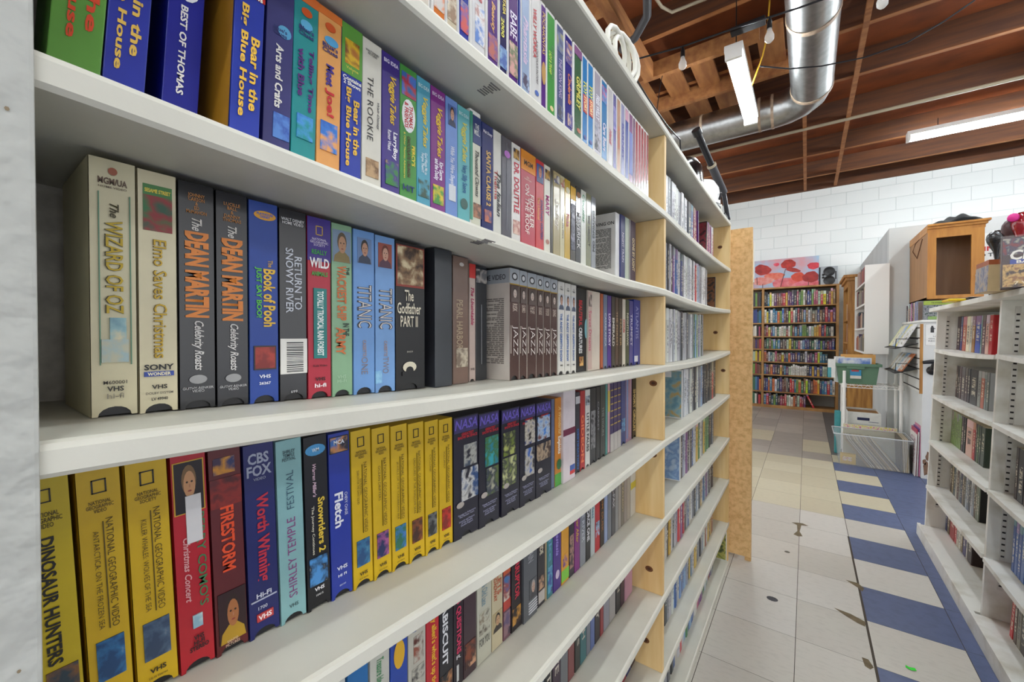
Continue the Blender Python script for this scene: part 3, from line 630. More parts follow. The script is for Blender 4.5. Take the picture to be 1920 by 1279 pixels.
# --- third shelf
row(3, [
 (166.5, 257.5, 'cfc7a4', [('f', .5, .5, .001, 'cfc7a4'), ('h', 'MGM/UA', '5a4434', .5, .085, .62, .026, BO), ('h', 'HOME VIDEO', '6a5a4a', .5, .108, .6, .008), ('e', .5, .045, .2, .03, 'a0563a'), ('ln', .2, .13, .8, '5a8a70'), ('ln', .86, .13, .8, '5a8a70'), ('v', 'The', '3a3410', .52, .17, .225, .2, IT), ('v', 'WIZARD OF OZ', '3a3410', .5, .235, .6, .4, BO), ('v', 'WIZARD OF OZ', 'b89c1c', .515, .236, .599, .37),
   ('p', .22, .7, .8, .79, 'b8b8a0', '9ab4b8', 'c8c0a0'), ('p', .4, .615, .75, .7, 'cfc7a4', '8ab0b4', '6a92a0'), ('h', 'M600001', '3a3630', .5, .868, .5, .014), ('h', 'VHS', '2a2824', .5, .893, .36, .02, BO), ('h', 'hi-fi', '8a8474', .5, .921, .36, .02)]),
 (258, 333, 'd3caa8', [('b', .14, .055, .88, .1, '3c7a3c'), ('h', 'SESAME STREET', 'e8d048', .51, .08, .66, .016, BO), ('p', .14, .1, .88, .245, '2c6a3a', '8a1f24', '24503a'), ('v', 'Elmo Saves Christmas', '6a5210', .54, .28, .775, .36, dict(bold=.02)), ('v', 'Elmo Saves Christmas', 'c8a428', .555, .281, .774, .33, dict(bold=0)), ('h', 'SONY', '1c1c20', .5, .812, .76, .024, BO), ('b', .12, .83, .88, .85, '2c4498'), ('h', 'WONDER', 'f0e8c0', .5, .84, .6, .014, BO), ('h', 'VHS', '2a2824', .5, .894, .4, .018, BO), ('h', 'DOLBY SYSTEM', '55504a', .5, .92, .7, .01), ('h', 'LV 49940', '2a2824', .5, .944, .42, .013, BO)]),
 (334, 403.5, '1f1f22', [('h', 'JOHNNY\nCARSON\n&\nED\nMcMAHON', 'b87a3c', .5, .09, .56, .09), ('v', 'The', 'd8d4cc', .5, .155, .21, .28, IT), ('v', 'DEAN MARTIN', 'd8823a', .5, .215, .595, .66, dict(bold=.05)), ('v', 'Celebrity Roasts', 'cfccc8', .5, .61, .83, .34, IT), ('e', .5, .87, .5, .04, '9a9a9a'), ('h', 'GUTHY-RENKER\nVIDEO', 'b8b8b8', .5, .915, .86, .024)], dict(shiny=True)),
 (404.5, 465.5, '1d1d22', [('h', 'LUCILLE\nBALL\n&\nDANNY\nTHOMAS', 'b87a3c', .5, .09, .58, .09), ('v', 'The', 'd8d4cc', .5, .155, .21, .28, IT), ('v', 'DEAN MARTIN', 'd8823a', .5, .215, .6, .66, dict(bold=.05)), ('v', 'Celebrity Roasts', 'cfccc8', .5, .615, .835, .34, IT), ('e', .5, .87, .5, .04, '9a9a9a'), ('h', 'GUTHY-RENKER\nVIDEO', 'b8b8b8', .5, .915, .86, .024)], dict(shiny=True)),
 (466, 522, '1d4296', [('e', .55, .065, .76, .045, 'e0a020'), ('h', 'PLAYHOUSE\nDISNEY', '2c5ab0', .55, .065, .56, .026, BO), ('v', 'The', 'e0b040', .72, .285, .32, .16), ('v', 'Book of Pooh', 'e8bc3c', .68, .33, .62, .42, BO), ('v', 'JUST SAY BOO!', '5ac040', .3, .325, .575, .24, BO), ('b', .14, .715, .9, .835, '3c2c2a'), ('p', .18, .722, .86, .828, '7a2420', 'a83a2c', '5a201c'), ('h', 'VHS', 'e6e8f0', .5, .868, .4, .018, BO), ('h', '26267', 'e6e8f0', .5, .902, .4, .014, BO)]),
 (523, 575, '262629', [('h', 'WALT DISNEY\nHOME VIDEO', 'd8d8d8', .5, .06, .84, .034), ('v', 'RETURN TO', 'c8ccd4', .68, .24, .52, .28), ('v', 'SNOWY RIVER', 'c8ccd4', .36, .2, .54, .28), ('bar', .02, .675, 1, .86), ('h', '699', 'b8b8b8', .5, .955, .24, .014)], dict(shiny=True)),
 (576, 620.4, 'b02438', [('b', 0, 0, 1, .24, '3a2484'), ('f', .5, .07, .3, 'd8b030'), ('h', 'NATIONAL\nGEOGRAPHIC\nSOCIETY', 'd0c8e0', .5, .135, .78, .045), ('h', 'REALLY', '3ca048', .5, .19, .66, .026, BO), ('h', 'WILD', 'f0eeec', .5, .25, .84, .055, BO), ('h', 'ANIMALS', '3ca048', .5, .31, .7, .026, BO), ('b', .24, .39, .8, .78, '1f7c78'), ('v', 'TOTALLY TROPICAL RAIN FOREST', 'e8f0ec', .52, .405, .765, .28, BO), ('h', 'Kids Video', '3a1016', .5, .82, .6, .013), ('h', 'VHS', '2a1014', .5, .895, .44, .02, BO), ('h', 'hi-fi', 'f0e8e8', .5, .93, .5, .022, BO)]),
 (621, 660.4, '88b08a', [('por', .06, .035, .94, .22, '7a90a8', 'b88a68', '5a4a34', '8a7848'), ('v', 'THE', '2c3c30', .78, .245, .29, .16, BO), ('v', 'WACKIEST SHIP', 'c86a34', .48, .24, .56, .46, BO), ('v', 'IN THE', '24342c', .68, .575, .65, .3, BO), ('v', 'ARMY', 'c86a34', .42, .6, .76, .46, BO), ('h', 'VHS\nHi-Fi', 'a8c8a8', .46, .9, .44, .044)]),
 (661.5, 702.3, '6c9ad2', [('por', .2, .045, .86, .2, '6a86b0', 'c09074', '2c2420', '3a4458'), ('v', 'TITANIC', '3a3434', .52, .33, .595, .7, BO), ('v', 'TITANIC', 'd0ccc8', .53, .332, .593, .6, dict(bold=-.01)), ('v', 'CASSETTE', 'a88468', .5, .67, .77, .16), ('v', 'ONE', '8a7468', .5, .775, .88, .3, THIN)]),
 (702.7, 740.5, '74a0d4', [('por', .16, .045, .84, .2, '9a4a3a', 'd0a088', '6a2c1c', '5a3a4a'), ('v', 'TITANIC', '3a3434', .52, .33, .595, .7, BO), ('v', 'TITANIC', 'd0ccc8', .53, .332, .593, .6, dict(bold=-.01)), ('v', 'CASSETTE', 'a88468', .5, .67, .77, .16), ('v', 'TWO', '8a7468', .5, .775, .88, .3, THIN), ('p', .0, .86, .3, .94, '3a70c0', '8ac0e0', 'c8e0f0')]),
 (741, 796.5, '0f0f11', [('b', .02, .02, .98, .3, '8a3020'), ('p', .06, .028, .94, .285, '3a2414', '8a6a48', 'd8c8a0'), ('h', 'The\nGodfather\nPART II', 'e0d8c0', .45, .445, .8, .25, dict(keep=False, bold=.015, name='title_lettering')), ('h', '8459', 'a8a498', .46, .74, .2, .012), ('e', .45, .845, .46, .075, 'd8d0b8'), ('e', .45, .868, .26, .055, '0f0f11'), ('b', .2, .872, .7, .9, '0f0f11')], dict(d=.11)),
 (815, 848, '34383d', [], dict(h=.191, notch=False, rec=-.004, side='2a2b30', shiny=True, noun='case', d=.115)),
 (849, 878, '7a6256', [('v', 'PEARL HARBOR', 'a89478', .42, .34, .73, .42), ('e', .55, .06, .3, .03, 'c8c0b8'), ('p', .2, .72, .95, .87, '7a6a5a', 'c8bca4', '5a4a3c')], dict(h=.191, notch=False, rec=.008, shiny=True, noun='case')),
 (879.5, 891.5, 'c8b4a8', [('b', 0, 0, 1, .12, 'd03028'), ('v', 'The Unsinkable', 'b0305c', .5, .2, .52, .5, IT), ('h', 'HS', '3a3434', .5, .895, .6, .02)], dict(rec=.02)),
 (892, 913, '34373a', [('p', .02, .02, .98, .14, '6a6a6c', 'b0a8a0', '3a3a3c'), ('ln', .5, .33, .86, 'b0b2b4')], dict(rec=.026, shiny=True, notch=False)),
] + [(a, b, '4a302a', [('b', 0, 0, 1, .135, 'a4aab0'), ('e', .5, .07, .62, .07, '18181a'), ('e', .5, .07, .4, .045, 'd8dadc'), ('b', 0, .135, 1, .145, 'b09030'), ('por', .08, .16, .92, .3, '4a3a34', 'c0b0a4', '2a201c', '5a4a44'), ('v', tt, 'c8b8a8', .5, .315, .385, .5), ('v', 'JAZZ', 'e0d8d0', .5, .51, .78, .62, dict(bold=-.012)), ('ln', .1, .51, .76, 'd0c4b8')] + ex, dict(rec=-.014, side='cdc4ba', d=.108, notch=True))
     for a, b, tt, ex in ((955.5, 973.5, 'RISK', [('sd', 'HOME VIDEO', '2c2c30', .075, .038)] + [('sdb', .0, .13, 'a4aab0'), ('sdl', '77706a', .27, .86)]), (974, 987.8, 'GUMBO', []), (988.6, 1005.4, 'THE GIFT', []), (1005.8, 1018.6, 'OUR LANGUAGE', []), (1019, 1032, 'THE TRUE WELCOME', []), (1032.4, 1044.6, 'SWING', []))] + [
 (a, b, 'd8d6ce', [('h', 'TV\nTIME', '6a6a6a', .5, .07, .5, .04), ('por', .1, .13, .9, .3, 'c8ccd0', 'b8907a', '2c2420', '4a5468'), ('v', 'THE ANDY GRIFFITH SHOW', '2c5ca0', .46, .34, .86, .34, BO), ('h', 'VHS', '2a2a2c', .5, .9, .4, .02, BO)], dict(rec=-.012)) for a, b in ((1046, 1058.6), (1059, 1070), (1070.4, 1080.4))] + [
 (1081, 1101.5, '131316', [('v', 'BEAUTIFUL', 'c0242c', .34, .14, .45, .3, BO), ('v', 'CREATURES', 'e0e0de', .34, .47, .78, .3, BO), ('e', .85, .48, .3, .24, '7ab0b8'), ('p', .25, .82, .6, .93, 'c07a3a', '4a2a1c', 'd8a860')], dict(notch=False)),
 (1102.5, 1125, 'd0c4b4', [('b', 0, .02, .3, .98, 'c4a89c'), ('v', 'Sweet Dreams', 'b84060', .16, .25, .75, .2), ('p', .05, .05, .28, .2, '3a3434', '8a7a70', 'c0b0a4')], dict(notch=False, rec=-.004)),
 (1126, 1131, 'b0562c', []), (1131.4, 1138.8, '6a7890', [('v', 'CASABLANCA', 'c8d0d8', .5, .25, .7, .4)]),
 (1139.2, 1146.2, '4a2a84', [('v', 'LOVE STORY', 'e0d8e8', .5, .25, .7, .55, BO)]), (1146.8, 1153.4, '3a342c', [('v', 'EMERALD', 'd8d4c8', .5, .3, .7, .6, BO)]),
 (1153.8, 1160, '503c30', [('v', 'THE FOREST', 'c0a078', .5, .2, .7, .4)]), (1160.4, 1166.8, '382c24', [('v', 'MASTER', 'a88c60', .5, .3, .7, .5)]),
 (1167.2, 1173, 'd0c8b8', [('v', 'Gilda', 'b83a34', .5, .3, .5, .6, IT)]), (1173.4, 1180, '44503c', [('v', 'NIGHTHAWK', 'd8d8c0', .5, .2, .7, .5)]),
 (1180.4, 1187.4, '4a4a90', [('v', 'TRUMPET', 'd8d8e8', .5, .2, .7, .5)]), (1188.4, 1200.5, '2c3c94', [('v', 'ATLANTIS', 'a8b0d8', .5, .1, .6, .4), ('st', .1, .86, .6, .95, 'd8dce4')], dict(h=.195)),
], 560, lambda px: 0., base=-.014)
# --- fourth shelf
def leanD(px): return float(np.interp(px, [60, 160, 400, 620, 760, 850, 1000], [2.6, 2.4, 1.9, 1.3, .8, .2, 0]))
FISH = ('1f4a78', '3a7aa0', 'a8b4b0')
row(4, [
 (71, 160, 'c8b018', [('f', .42, .075, .34, '1c1806'), ('h', 'NATIONAL\nGEOGRAPHIC\nVIDEO', '3a3008', .44, .165, .72, .06), ('v', 'DINOSAUR HUNTERS', '1a1810', .42, .23, .72, .34, BO), ('p', .2, .74, .9, .95, '2a3c48', '7a5434', '4a3020')]),
 (166, 250, 'cda812', ng('ANTARCTICA: ON THE FROZEN SEA', ('16406c', '2f6ea0', 'b8c0c0'))),
 (254, 333, 'cda812', ng('KILLER WHALES: WOLVES OF THE SEA', ('2c3e58', '4a6078', 'b0a8a0'), t2='NATIONAL\nGEOGRAPHIC\nSOCIETY')),
 (335, 402, 'b01c28', [('b', .05, .03, .93, .27, 'c89a2c'), ('por', .09, .035, .89, .265, '1c1214', 'c89468', '7a5c38', '1a1418'), ('v', "PERRY COMO'S", '3c7a4c', .76, .28, .72, .26), ('v', 'Christmas Concert', 'd8a0a0', .34, .38, .68, .2, IT), ('st', .36, .19, .8, .41, 'dad8d8'), ('v', 'SMS 102', '3a3c58', .6, .25, .39, .16), ('h', 'VHS\nHI-FI\nSTEREO', '1c1014', .55, .88, .55, .07, BO), ('p', .4, .75, .68, .81, '8ab0c0', 'c8d8d8', '4a7a8a')]),
 (403, 464.5, '5c1c1e', [('p', .14, .04, .8, .12, '28305c', 'c88a2c', '3a2844'), ('v', 'FIRESTORM', 'e04c20', .5, .28, .6, .42, BO), ('p', .02, .14, .98, .28, '5c1c1e', '8a2820', '4a1416'), ('por', .1, .7, .96, .95, '2c1014', 'a86a3c', '2a1410', 'b08a20'), ('h', 'SANYO\nPICTURES', 'd8b8a0', .5, .955, .44, .03)]),
 (466, 524, '1c2260', [('h', 'CBS\nFOX', '9aa0b4', .5, .105, .8, .12, BO), ('h', 'VIDEO', '9aa0b4', .5, .18, .4, .014), ('v', 'Worth Winning', 'b8283c', .5, .26, .72, .5, BO), ('h', 'Hi-Fi', 'd0d4e0', .5, .785, .5, .026, BO), ('b', .08, .805, .92, .812, 'b8bcd0'), ('h', '1700', 'c8ccd8', .44, .85, .3, .018), ('b', .24, .88, .78, .92, 'b83838'), ('h', 'VHS', 'f0e8e8', .5, .9, .44, .026, BO)]),
 (525, 574, '86b4b6', [('h', 'SHIRLEY\nTEMPLE\nFESTIVAL', '283c44', .5, .085, .52, .06), ('u', 'SHIRLEY TEMPLE', '8a3a7c', .5, .43, .87, .32, THIN), ('u', 'FESTIVAL', '3c5c70', .5, .17, .38, .28, THIN), ('h', 'VHS', '2c4448', .5, .915, .36, .02)]),
 (575.5, 620, '121216', [('e', .5, .08, .86, .065, '4a9ad0'), ('h', 'WM', 'e8f0f4', .5, .08, .3, .022), ('v', 'Warren Miller\'s', 'd8b8c8', .42, .16, .35, .16, IT), ('v', 'Snowriders 2', 'e0c040', .68, .36, .68, .3, BO), ('v', 'The Journey Continues', 'd8d4c0', .3, .4, .68, .14), ('p', .12, .7, .88, .86, '4a90d0', '14141a', 'd8e4f0'), ('h', 'VHS', 'f0f0f0', .5, .885, .42, .022, BO), ('h', '10415', 'd8d8d8', .5, .92, .3, .012)]),
 (620.8, 661, '24389a', [('b', .06, .02, .94, .12, '101424'), ('p', .1, .025, .9, .115, '1c2438', 'c88a50', '3a6ab0'), ('h', 'MCA', 'e0e4ec', .5, .055, .5, .026, BO), ('v', 'Fletch', 'e8eaf0', .42, .36, .57, .4, BO), ('v', 'CHEVY CHASE', 'd0d4e8', .76, .37, .51, .14), ('h', 'VHS', 'e0e4f0', .5, .82, .5, .024, BO), ('h', 'HI FI', 'e0e4f0', .5, .865, .4, .016, BO), ('h', '80190', 'c0c8e0', .5, .925, .3, .01)]),
 (661.8, 699.6, 'd0ac10', ng('SEA MONSTERS:\nSEARCH FOR THE GIANT SQUID', FISH)),
 (700.4, 734.4, 'd0ac10', ng('OCEAN DRIFTERS', ('182858', 'a85a90', '2c3c78'))),
 (735, 766.4, 'd0ac10', ng('JEWELS OF THE CARIBBEAN SEA', ('2c6a50', '3a7ac0', 'c04a34'))),
 (767, 796.6, 'd0ac10', ng('CREATURES OF THE SHALLOW SEAS', ('3c2018', '8a4a24', 'c8a848'))),
 (797.6, 823, 'd0ac10', ng('CYCLONE!', ('202224', '7a7c7c', '3c3e40'))),
 (823.6, 849, 'd0ac10', ng('VOLCANO!', ('7a1c14', 'c83024', '4a1410'))),
] + [(a, b, '1b1a2a', [('b', .02, .01, .98, .13, '3c3468'), ('v' if False else 'h', 'NASA', '6a5ac0', .5, .065, .92, .08, dict(bold=.02, shear=.2, name='title_lettering')), ('h', 'GREATEST\nSHOW IN SPACE', 'c02434', .55, .16, .8, .05, BO)] + ex + [('h', 'Voyage to Adventure\nThe Rocket Years\n \nLaunch and Return\nof the Shuttle\nShuttle Report', '9a9cb8', .5, .85, .72, .11), ('e', .24, .72, .3, .05, 'b0a8a0')], dict(notch=True, d=.11))
     for a, b, ex in ((850.5, 897, [('p', .4, .24, .92, .42, '1b1a2a', 'a8a8a0', '3c4a5c'), ('p', .3, .44, .98, .7, '2c4a78', 'c8c8c4', '1b1a2a')]), (897.6, 936, [('p', .3, .22, .95, .48, '1f7c90', '3c6a30', '2f9aa8'), ('p', .35, .5, .95, .74, '5a6a38', '2c3448', 'a8a890')]), (940, 974, [('p', .1, .22, .75, .44, '6a7a30', '2a2c30', 'a8b060'), ('p', .05, .46, .8, .73, '8a9a50', '34383c', 'c0c48a')]), (974.6, 1004, [('p', .3, .15, .95, .4, '10101c', 'c0b8a8', '2c3c70'), ('p', .3, .44, .9, .72, '1b1a2a', 'b8b4a8', '3a60a8')]), (1004.6, 1033, [('p', .1, .15, .9, .4, '3a7ac8', 'a8b8c8', '6a3a34'), ('p', .05, .44, .95, .62, '4a3a34', 'b09a80', '2c2c34')]))] + [
 (1033.4, 1039.4, '5a6480', []),
 (1040, 1055.2, 'c47c24', [('b', 0, .86, 1, 1, '4a9a3c'), ('v', 'A Wonderful', 'e0c080', .6, .1, .42, .4, IT), ('v', 'Exploits', 'f0e8d8', .5, .44, .64, .5, BO), ('e', .5, .76, .6, .12, '2c6a3c')]),
 (1056, 1078.4, 'd2c8cc', [('b', 0, .42, 1, .49, '6a2440'), ('b', .55, .84, .95, .9, '3a5aa0'), ('b', .55, .9, .95, .94, 'c03030')], dict(h=.2, rec=-.006, notch=False, noun='case', d=.12)),
 (1079, 1087, '30303c', [('b', 0, .05, 1, .14, 'c8c8cc'), ('v', 'DESTINATION', '3a6ab0', .5, .45, .95, .4, BO)]),
 (1087.4, 1096.4, 'a82c30', [('v', 'GIDEON', 'e07a50', .5, .3, .9, .6, BO)]),
 (1097, 1106, 'cfcec8', [('p', .1, .08, .9, .2, '4a5a6a', 'a8b0b8', '2c3038'), ('v', 'LITTLE FAUSS', '3c3c40', .5, .3, .8, .5, BO)]),
 (1106.4, 1117, '2e2e32', [('p', .1, .3, .9, .8, '3a3a3e', '8a8a8c', '1c1c20')]), (1117.4, 1124.6, '2a2a2e', [('v', 'CABARET', '8a8a90', .5, .2, .6, .4)]),
 (1125.2, 1135, '383a38', [('v', 'THE HOURS', '8a908a', .5, .3, .7, .4)]),
 (1135.6, 1140, '4a8a84', []), (1140.4, 1145, 'c89aa0', [('b', 0, .1, 1, .4, 'c8b050')])] + [
 (a, b, '3c3464', [('b', .1, v, .9, v + .015, 'b8a050') for v in (.1, .2, .3, .4, .5, .6)] + [('b', 0, .74, 1, 1, 'b8b4b0')], {}) for a, b in ((1145.6, 1152.6), (1153, 1160.4), (1160.8, 1168))] + [
 (1169, 1178.6, '34447c', [('p', .1, .6, .9, .8, '34447c', '5a9ac8', '2c2c50')]), (1179.2, 1191.6, '9a7c92', [('b', .1, .05, .3, .95, '6a8ab8'), ('b', .6, .05, .75, .95, 'b89098')], dict(h=.2, notch=False)),
 (1193, 1200.6, '1c1816', [('v', 'SHORT CIRCUIT', 'd0b878', .5, .2, .9, .6, BO)]),
], 940, leanD)
# --- fifth shelf
_r5 = ([
 (600, 647, 'c0c2bc', [('v', 'NATURE', '2c6a7c', .5, .3, .8, .4)]),
 (650, 690, '2268a4', [('h', 'STORY\nOF\nNOAH\'S\nARK', 'e0e8f0', .5, .135, .66, .2, BO), ('p', .1, .45, .9, .9, '2268a4', 'c8a040', '7a4a2c')]),
 (692.5, 730, 'c0c0b4', [('v', 'Treasure Isle', '4a8a5c', .5, .04, .26, .36, IT), ('p', .2, .34, .85, .8, '5a5450', '8a847c', '3a3430')]),
 (731, 764, '24449c', [('h', 'OF\nTHE\nPRODIGAL\nSON', 'c8d0e8', .5, .09, .8, .16, BO), ('e', .5, .37, .5, .2, 'd8a828')]),
 (764.6, 798, 'b9b6a8', [('v', 'horse', '3a5a8c', .4, .02, .2, .4, IT), ('p', .3, .24, .85, .46, '8a4a38', 'b9b6a8', '5a2c20'), ('p', .2, .5, .9, .8, '3c3c3e', 'b9b6a8', '24242a')]),
 (798.6, 823, 'b4202c', [('v', "woody allen's what's up tiger lily", 'e0b030', .55, .05, .92, .5, BO)]),
 (823.6, 849.6, '1b1b22', [('v', 'SEABISCUIT', 'e0e2e4', .4, .03, .7, .4, BO), ('p', .1, .78, .9, .96, '1b1b22', 'b07a50', '4a3024')]),
 (850, 868.6, '201620', [('v', 'WEB QUESTIONS', 'c8345c', .5, .06, .7, .55, BO), ('h', 'R', 'd0d0d0', .5, .76, .4, .03), ('b', .3, .8, .5, .95, 'c8c8c8')]),
 (869, 893, '3c2830', [('st', .3, .1, .95, .2, 'c8b424'), ('p', .1, .68, .95, .92, '7a3a24', '2c1c20', 'c09070')]),
 (894.5, 921.5, 'b9b8a6', [('v', 'ARSENIC & Old Lace', '6a8a98', .5, .03, .44, .4), ('p', .15, .5, .85, .72, '4a3c30', 'b9b8a6', '7a6a54'), ('h', 'FOR YOU', '5a5a54', .5, .82, .7, .07)], dict(d=.1)),
 (922.2, 942.6, 'c0b594', [('v', 'BULLETS', 'b05a3c', .68, .05, .45, .4, BO), ('v', 'OVER BROADWAY', 'b05a3c', .3, .05, .5, .3, BO), ('por', .06, .62, .94, .82, 'b0a078', 'c09a74', '2c2018', '3a3430')]),
 (943.4, 957, '6a4450', [('b', 0, .1, 1, .3, 'b8502c'), ('p', .05, .32, .95, .58, '3a6a9c', '8a3a34', 'c8c0b0'), ('b', 0, .58, 1, .68, 'b03a2c'), ('p', .05, .7, .95, .96, '5a4a6a', '8a6a70', '3c3040')]),
 (958.8, 978, '1c1418', [('v', 'THE CORRUPTOR', 'c02840', .55, .04, .7, .46, BO), ('p', .1, .78, .9, .94, '1c1418', 'c08a3a', '3a2418')]),
 (981.8, 1007.4, '55585c', [('v', 'HUMAN STAIN', '9a9ca0', .5, .05, .45, .4), ('por', .4, .63, .95, .82, '4a4c50', 'b89a88', '9a9490', '3c3c40')] + [('b', .35, v, .98, v + .012, 'c8c8cc') for v in (.84, .865, .89, .915, .94)], dict(h=.197, noun='case', notch=False, rec=-.004)),
 (1008, 1021.6, '28242a', [('v', 'CRIMSON TIDE', 'd8d0b8', .5, .05, .45, .5, BO), ('p', .15, .68, .85, .82, 'b89070', '28242a', '6a4a3c'), ('b', .1, .84, .95, .96, 'b8b0a8')]),
 (1022.4, 1025.4, 'a89878', []), (1026, 1036.6, '3a7a80', [('v', 'Fluke', '6a9ac0', .5, .15, .6, .5), ('p', .1, .66, .9, .95, '2c4a8c', '5aa0b8', '3a3c70')]),
 (1037.4, 1052, '44287c', [('e', .5, .12, .6, .1, '6a7ac0'), ('v', 'Anastasia', '9a8ad0', .5, .25, .6, .4, IT), ('e', .5, .82, .5, .1, 'c8b8d0')]),
 (1052.6, 1066.6, 'cf9426', [('b', 0, .84, 1, .97, '7ac040'), ('p', .2, .66, .8, .8, '6a3a8c', 'cf9426', 'd8a850')]),
 (1067.2, 1076.6, '2c2630', [('p', .1, .5, .9, .9, '3a2c34', 'a88070', '1c181c')]), (1077.2, 1087, '7a2474', [('b', 0, .02, 1, .2, 'b02840'), ('v', 'Ever After', 'c8a040', .5, .3, .65, .5, IT)]),
 (1087.6, 1098, '7c8088', [('v', 'THE RIVER', 'b0b4bc', .5, .2, .7, .4)], dict(shiny=True)), (1098.4, 1107, '1e1e22', [('v', 'AIR FORCE ONE', 'd8d8dc', .5, .15, .75, .6, BO)]),
 (1107.6, 1115.4, 'b0b8b8', [('v', 'Clueless', '3a7a8c', .5, .2, .5, .5)]), (1115.8, 1124.6, 'b0262e', [('p', .1, .6, .9, .8, 'b0262e', '8ab0c8', '5a2c3c')]),
 (1125.2, 1133, '2c2018', [('v', 'FROM DUSK', 'a8703c', .5, .2, .8, .4)]), (1133.4, 1140.4, '8a98b8', []), (1141, 1148.4, '70747a', []), (1149, 1156.6, '4c4c50', [('v', 'K-PAX', 'c8c8cc', .5, .3, .6, .5)]),
 (1157, 1163, '8c8c8c', []), (1163.6, 1169, '9a948c', []), (1169.4, 1175, '7a7468', [('v', 'THE PATRIOT', 'c8b890', .5, .2, .8, .4)]), (1175.6, 1181.6, '968c84', []), (1182, 1188.6, 'a49c90', []),
 (1189.4, 1200, 'c8c6bc', [('b', 0, .45, 1, .56, 'c8b838'), ('b', .1, .1, .9, .14, '6a6a64'), ('b', .1, .2, .9, .24, '6a6a64')]),
])
def lower(e, k=.1):   # the print of these tapes sits a little lower on the spine
    e = list(e)
    for q in {'v': (4, 5), 'h': (5,), 'e': (3,), 'p': (2, 4), 'b': (2, 4), 'st': (2, 4), 'por': (2, 4)}[e[0]]: e[q] = min(e[q] * (1 - k) + k, .985)
    return tuple(e)
_r5 = [(t[0], t[1], t[2], [lower(e, .27 if t[0] < 735 else .12) for e in t[3]]) + tuple(t[4:]) if t[0] < 945 else t for t in _r5]
row(5, _r5, 1080, lambda px: 0., notch=False)
# --- sixth shelf (mostly hidden below the frame)
_r6 = []
for a, b, cl, t in ((960, 985, '8a8c90', ''), (986, 1004, '6a2c34', ''), (1005, 1021, '3a4a5c', ''), (1022, 1036, '1c1c20', 'HEAT'), (1036.6, 1051, '3a2438', 'ALIVE'), (1051.6, 1065, '6a6c70', ''), (1065.6, 1077, '7a4040', ''), (1078.4, 1088, '2c2c28', 'JAWS'), (1088.4, 1099.4, '35686c', 'SPLASH'), (1100, 1107, '70747c', ''),
                    (1107.6, 1115, '5a6a9c', ''), (1115.6, 1125, '2c2428', 'RUDY'), (1125.6, 1131.6, '8a3034', ''), (1132.4, 1144, '8c8c94', ''), (1144.6, 1157, 'a09c98', ''), (1158.4, 1168, '2a2a2c', 'SEVEN'), (1168.6, 1176, '3c2430', '')):
    _r6.append((a, b, cl, [('v', t, 'c8c0b0', .5, .15, .7, .5)] if t else []))
_r6.append((1177.4, 1193, 'b8889a', [('b', .1, .1, .9, .14, '8a5a70')], dict(noun='case', h=.2)))
row(6, _r6, 1210, lambda px: 0., notch=False)
row(7, [(1150, 1158, '5a3a34', []), (1158.4, 1166, '7a6a60', []), (1166.6, 1174, '8a2c34', []), (1174.6, 1183, '2c3468', []), (1183.6, 1191, '3a2a24', [])], 1260, lambda px: 0., notch=False)
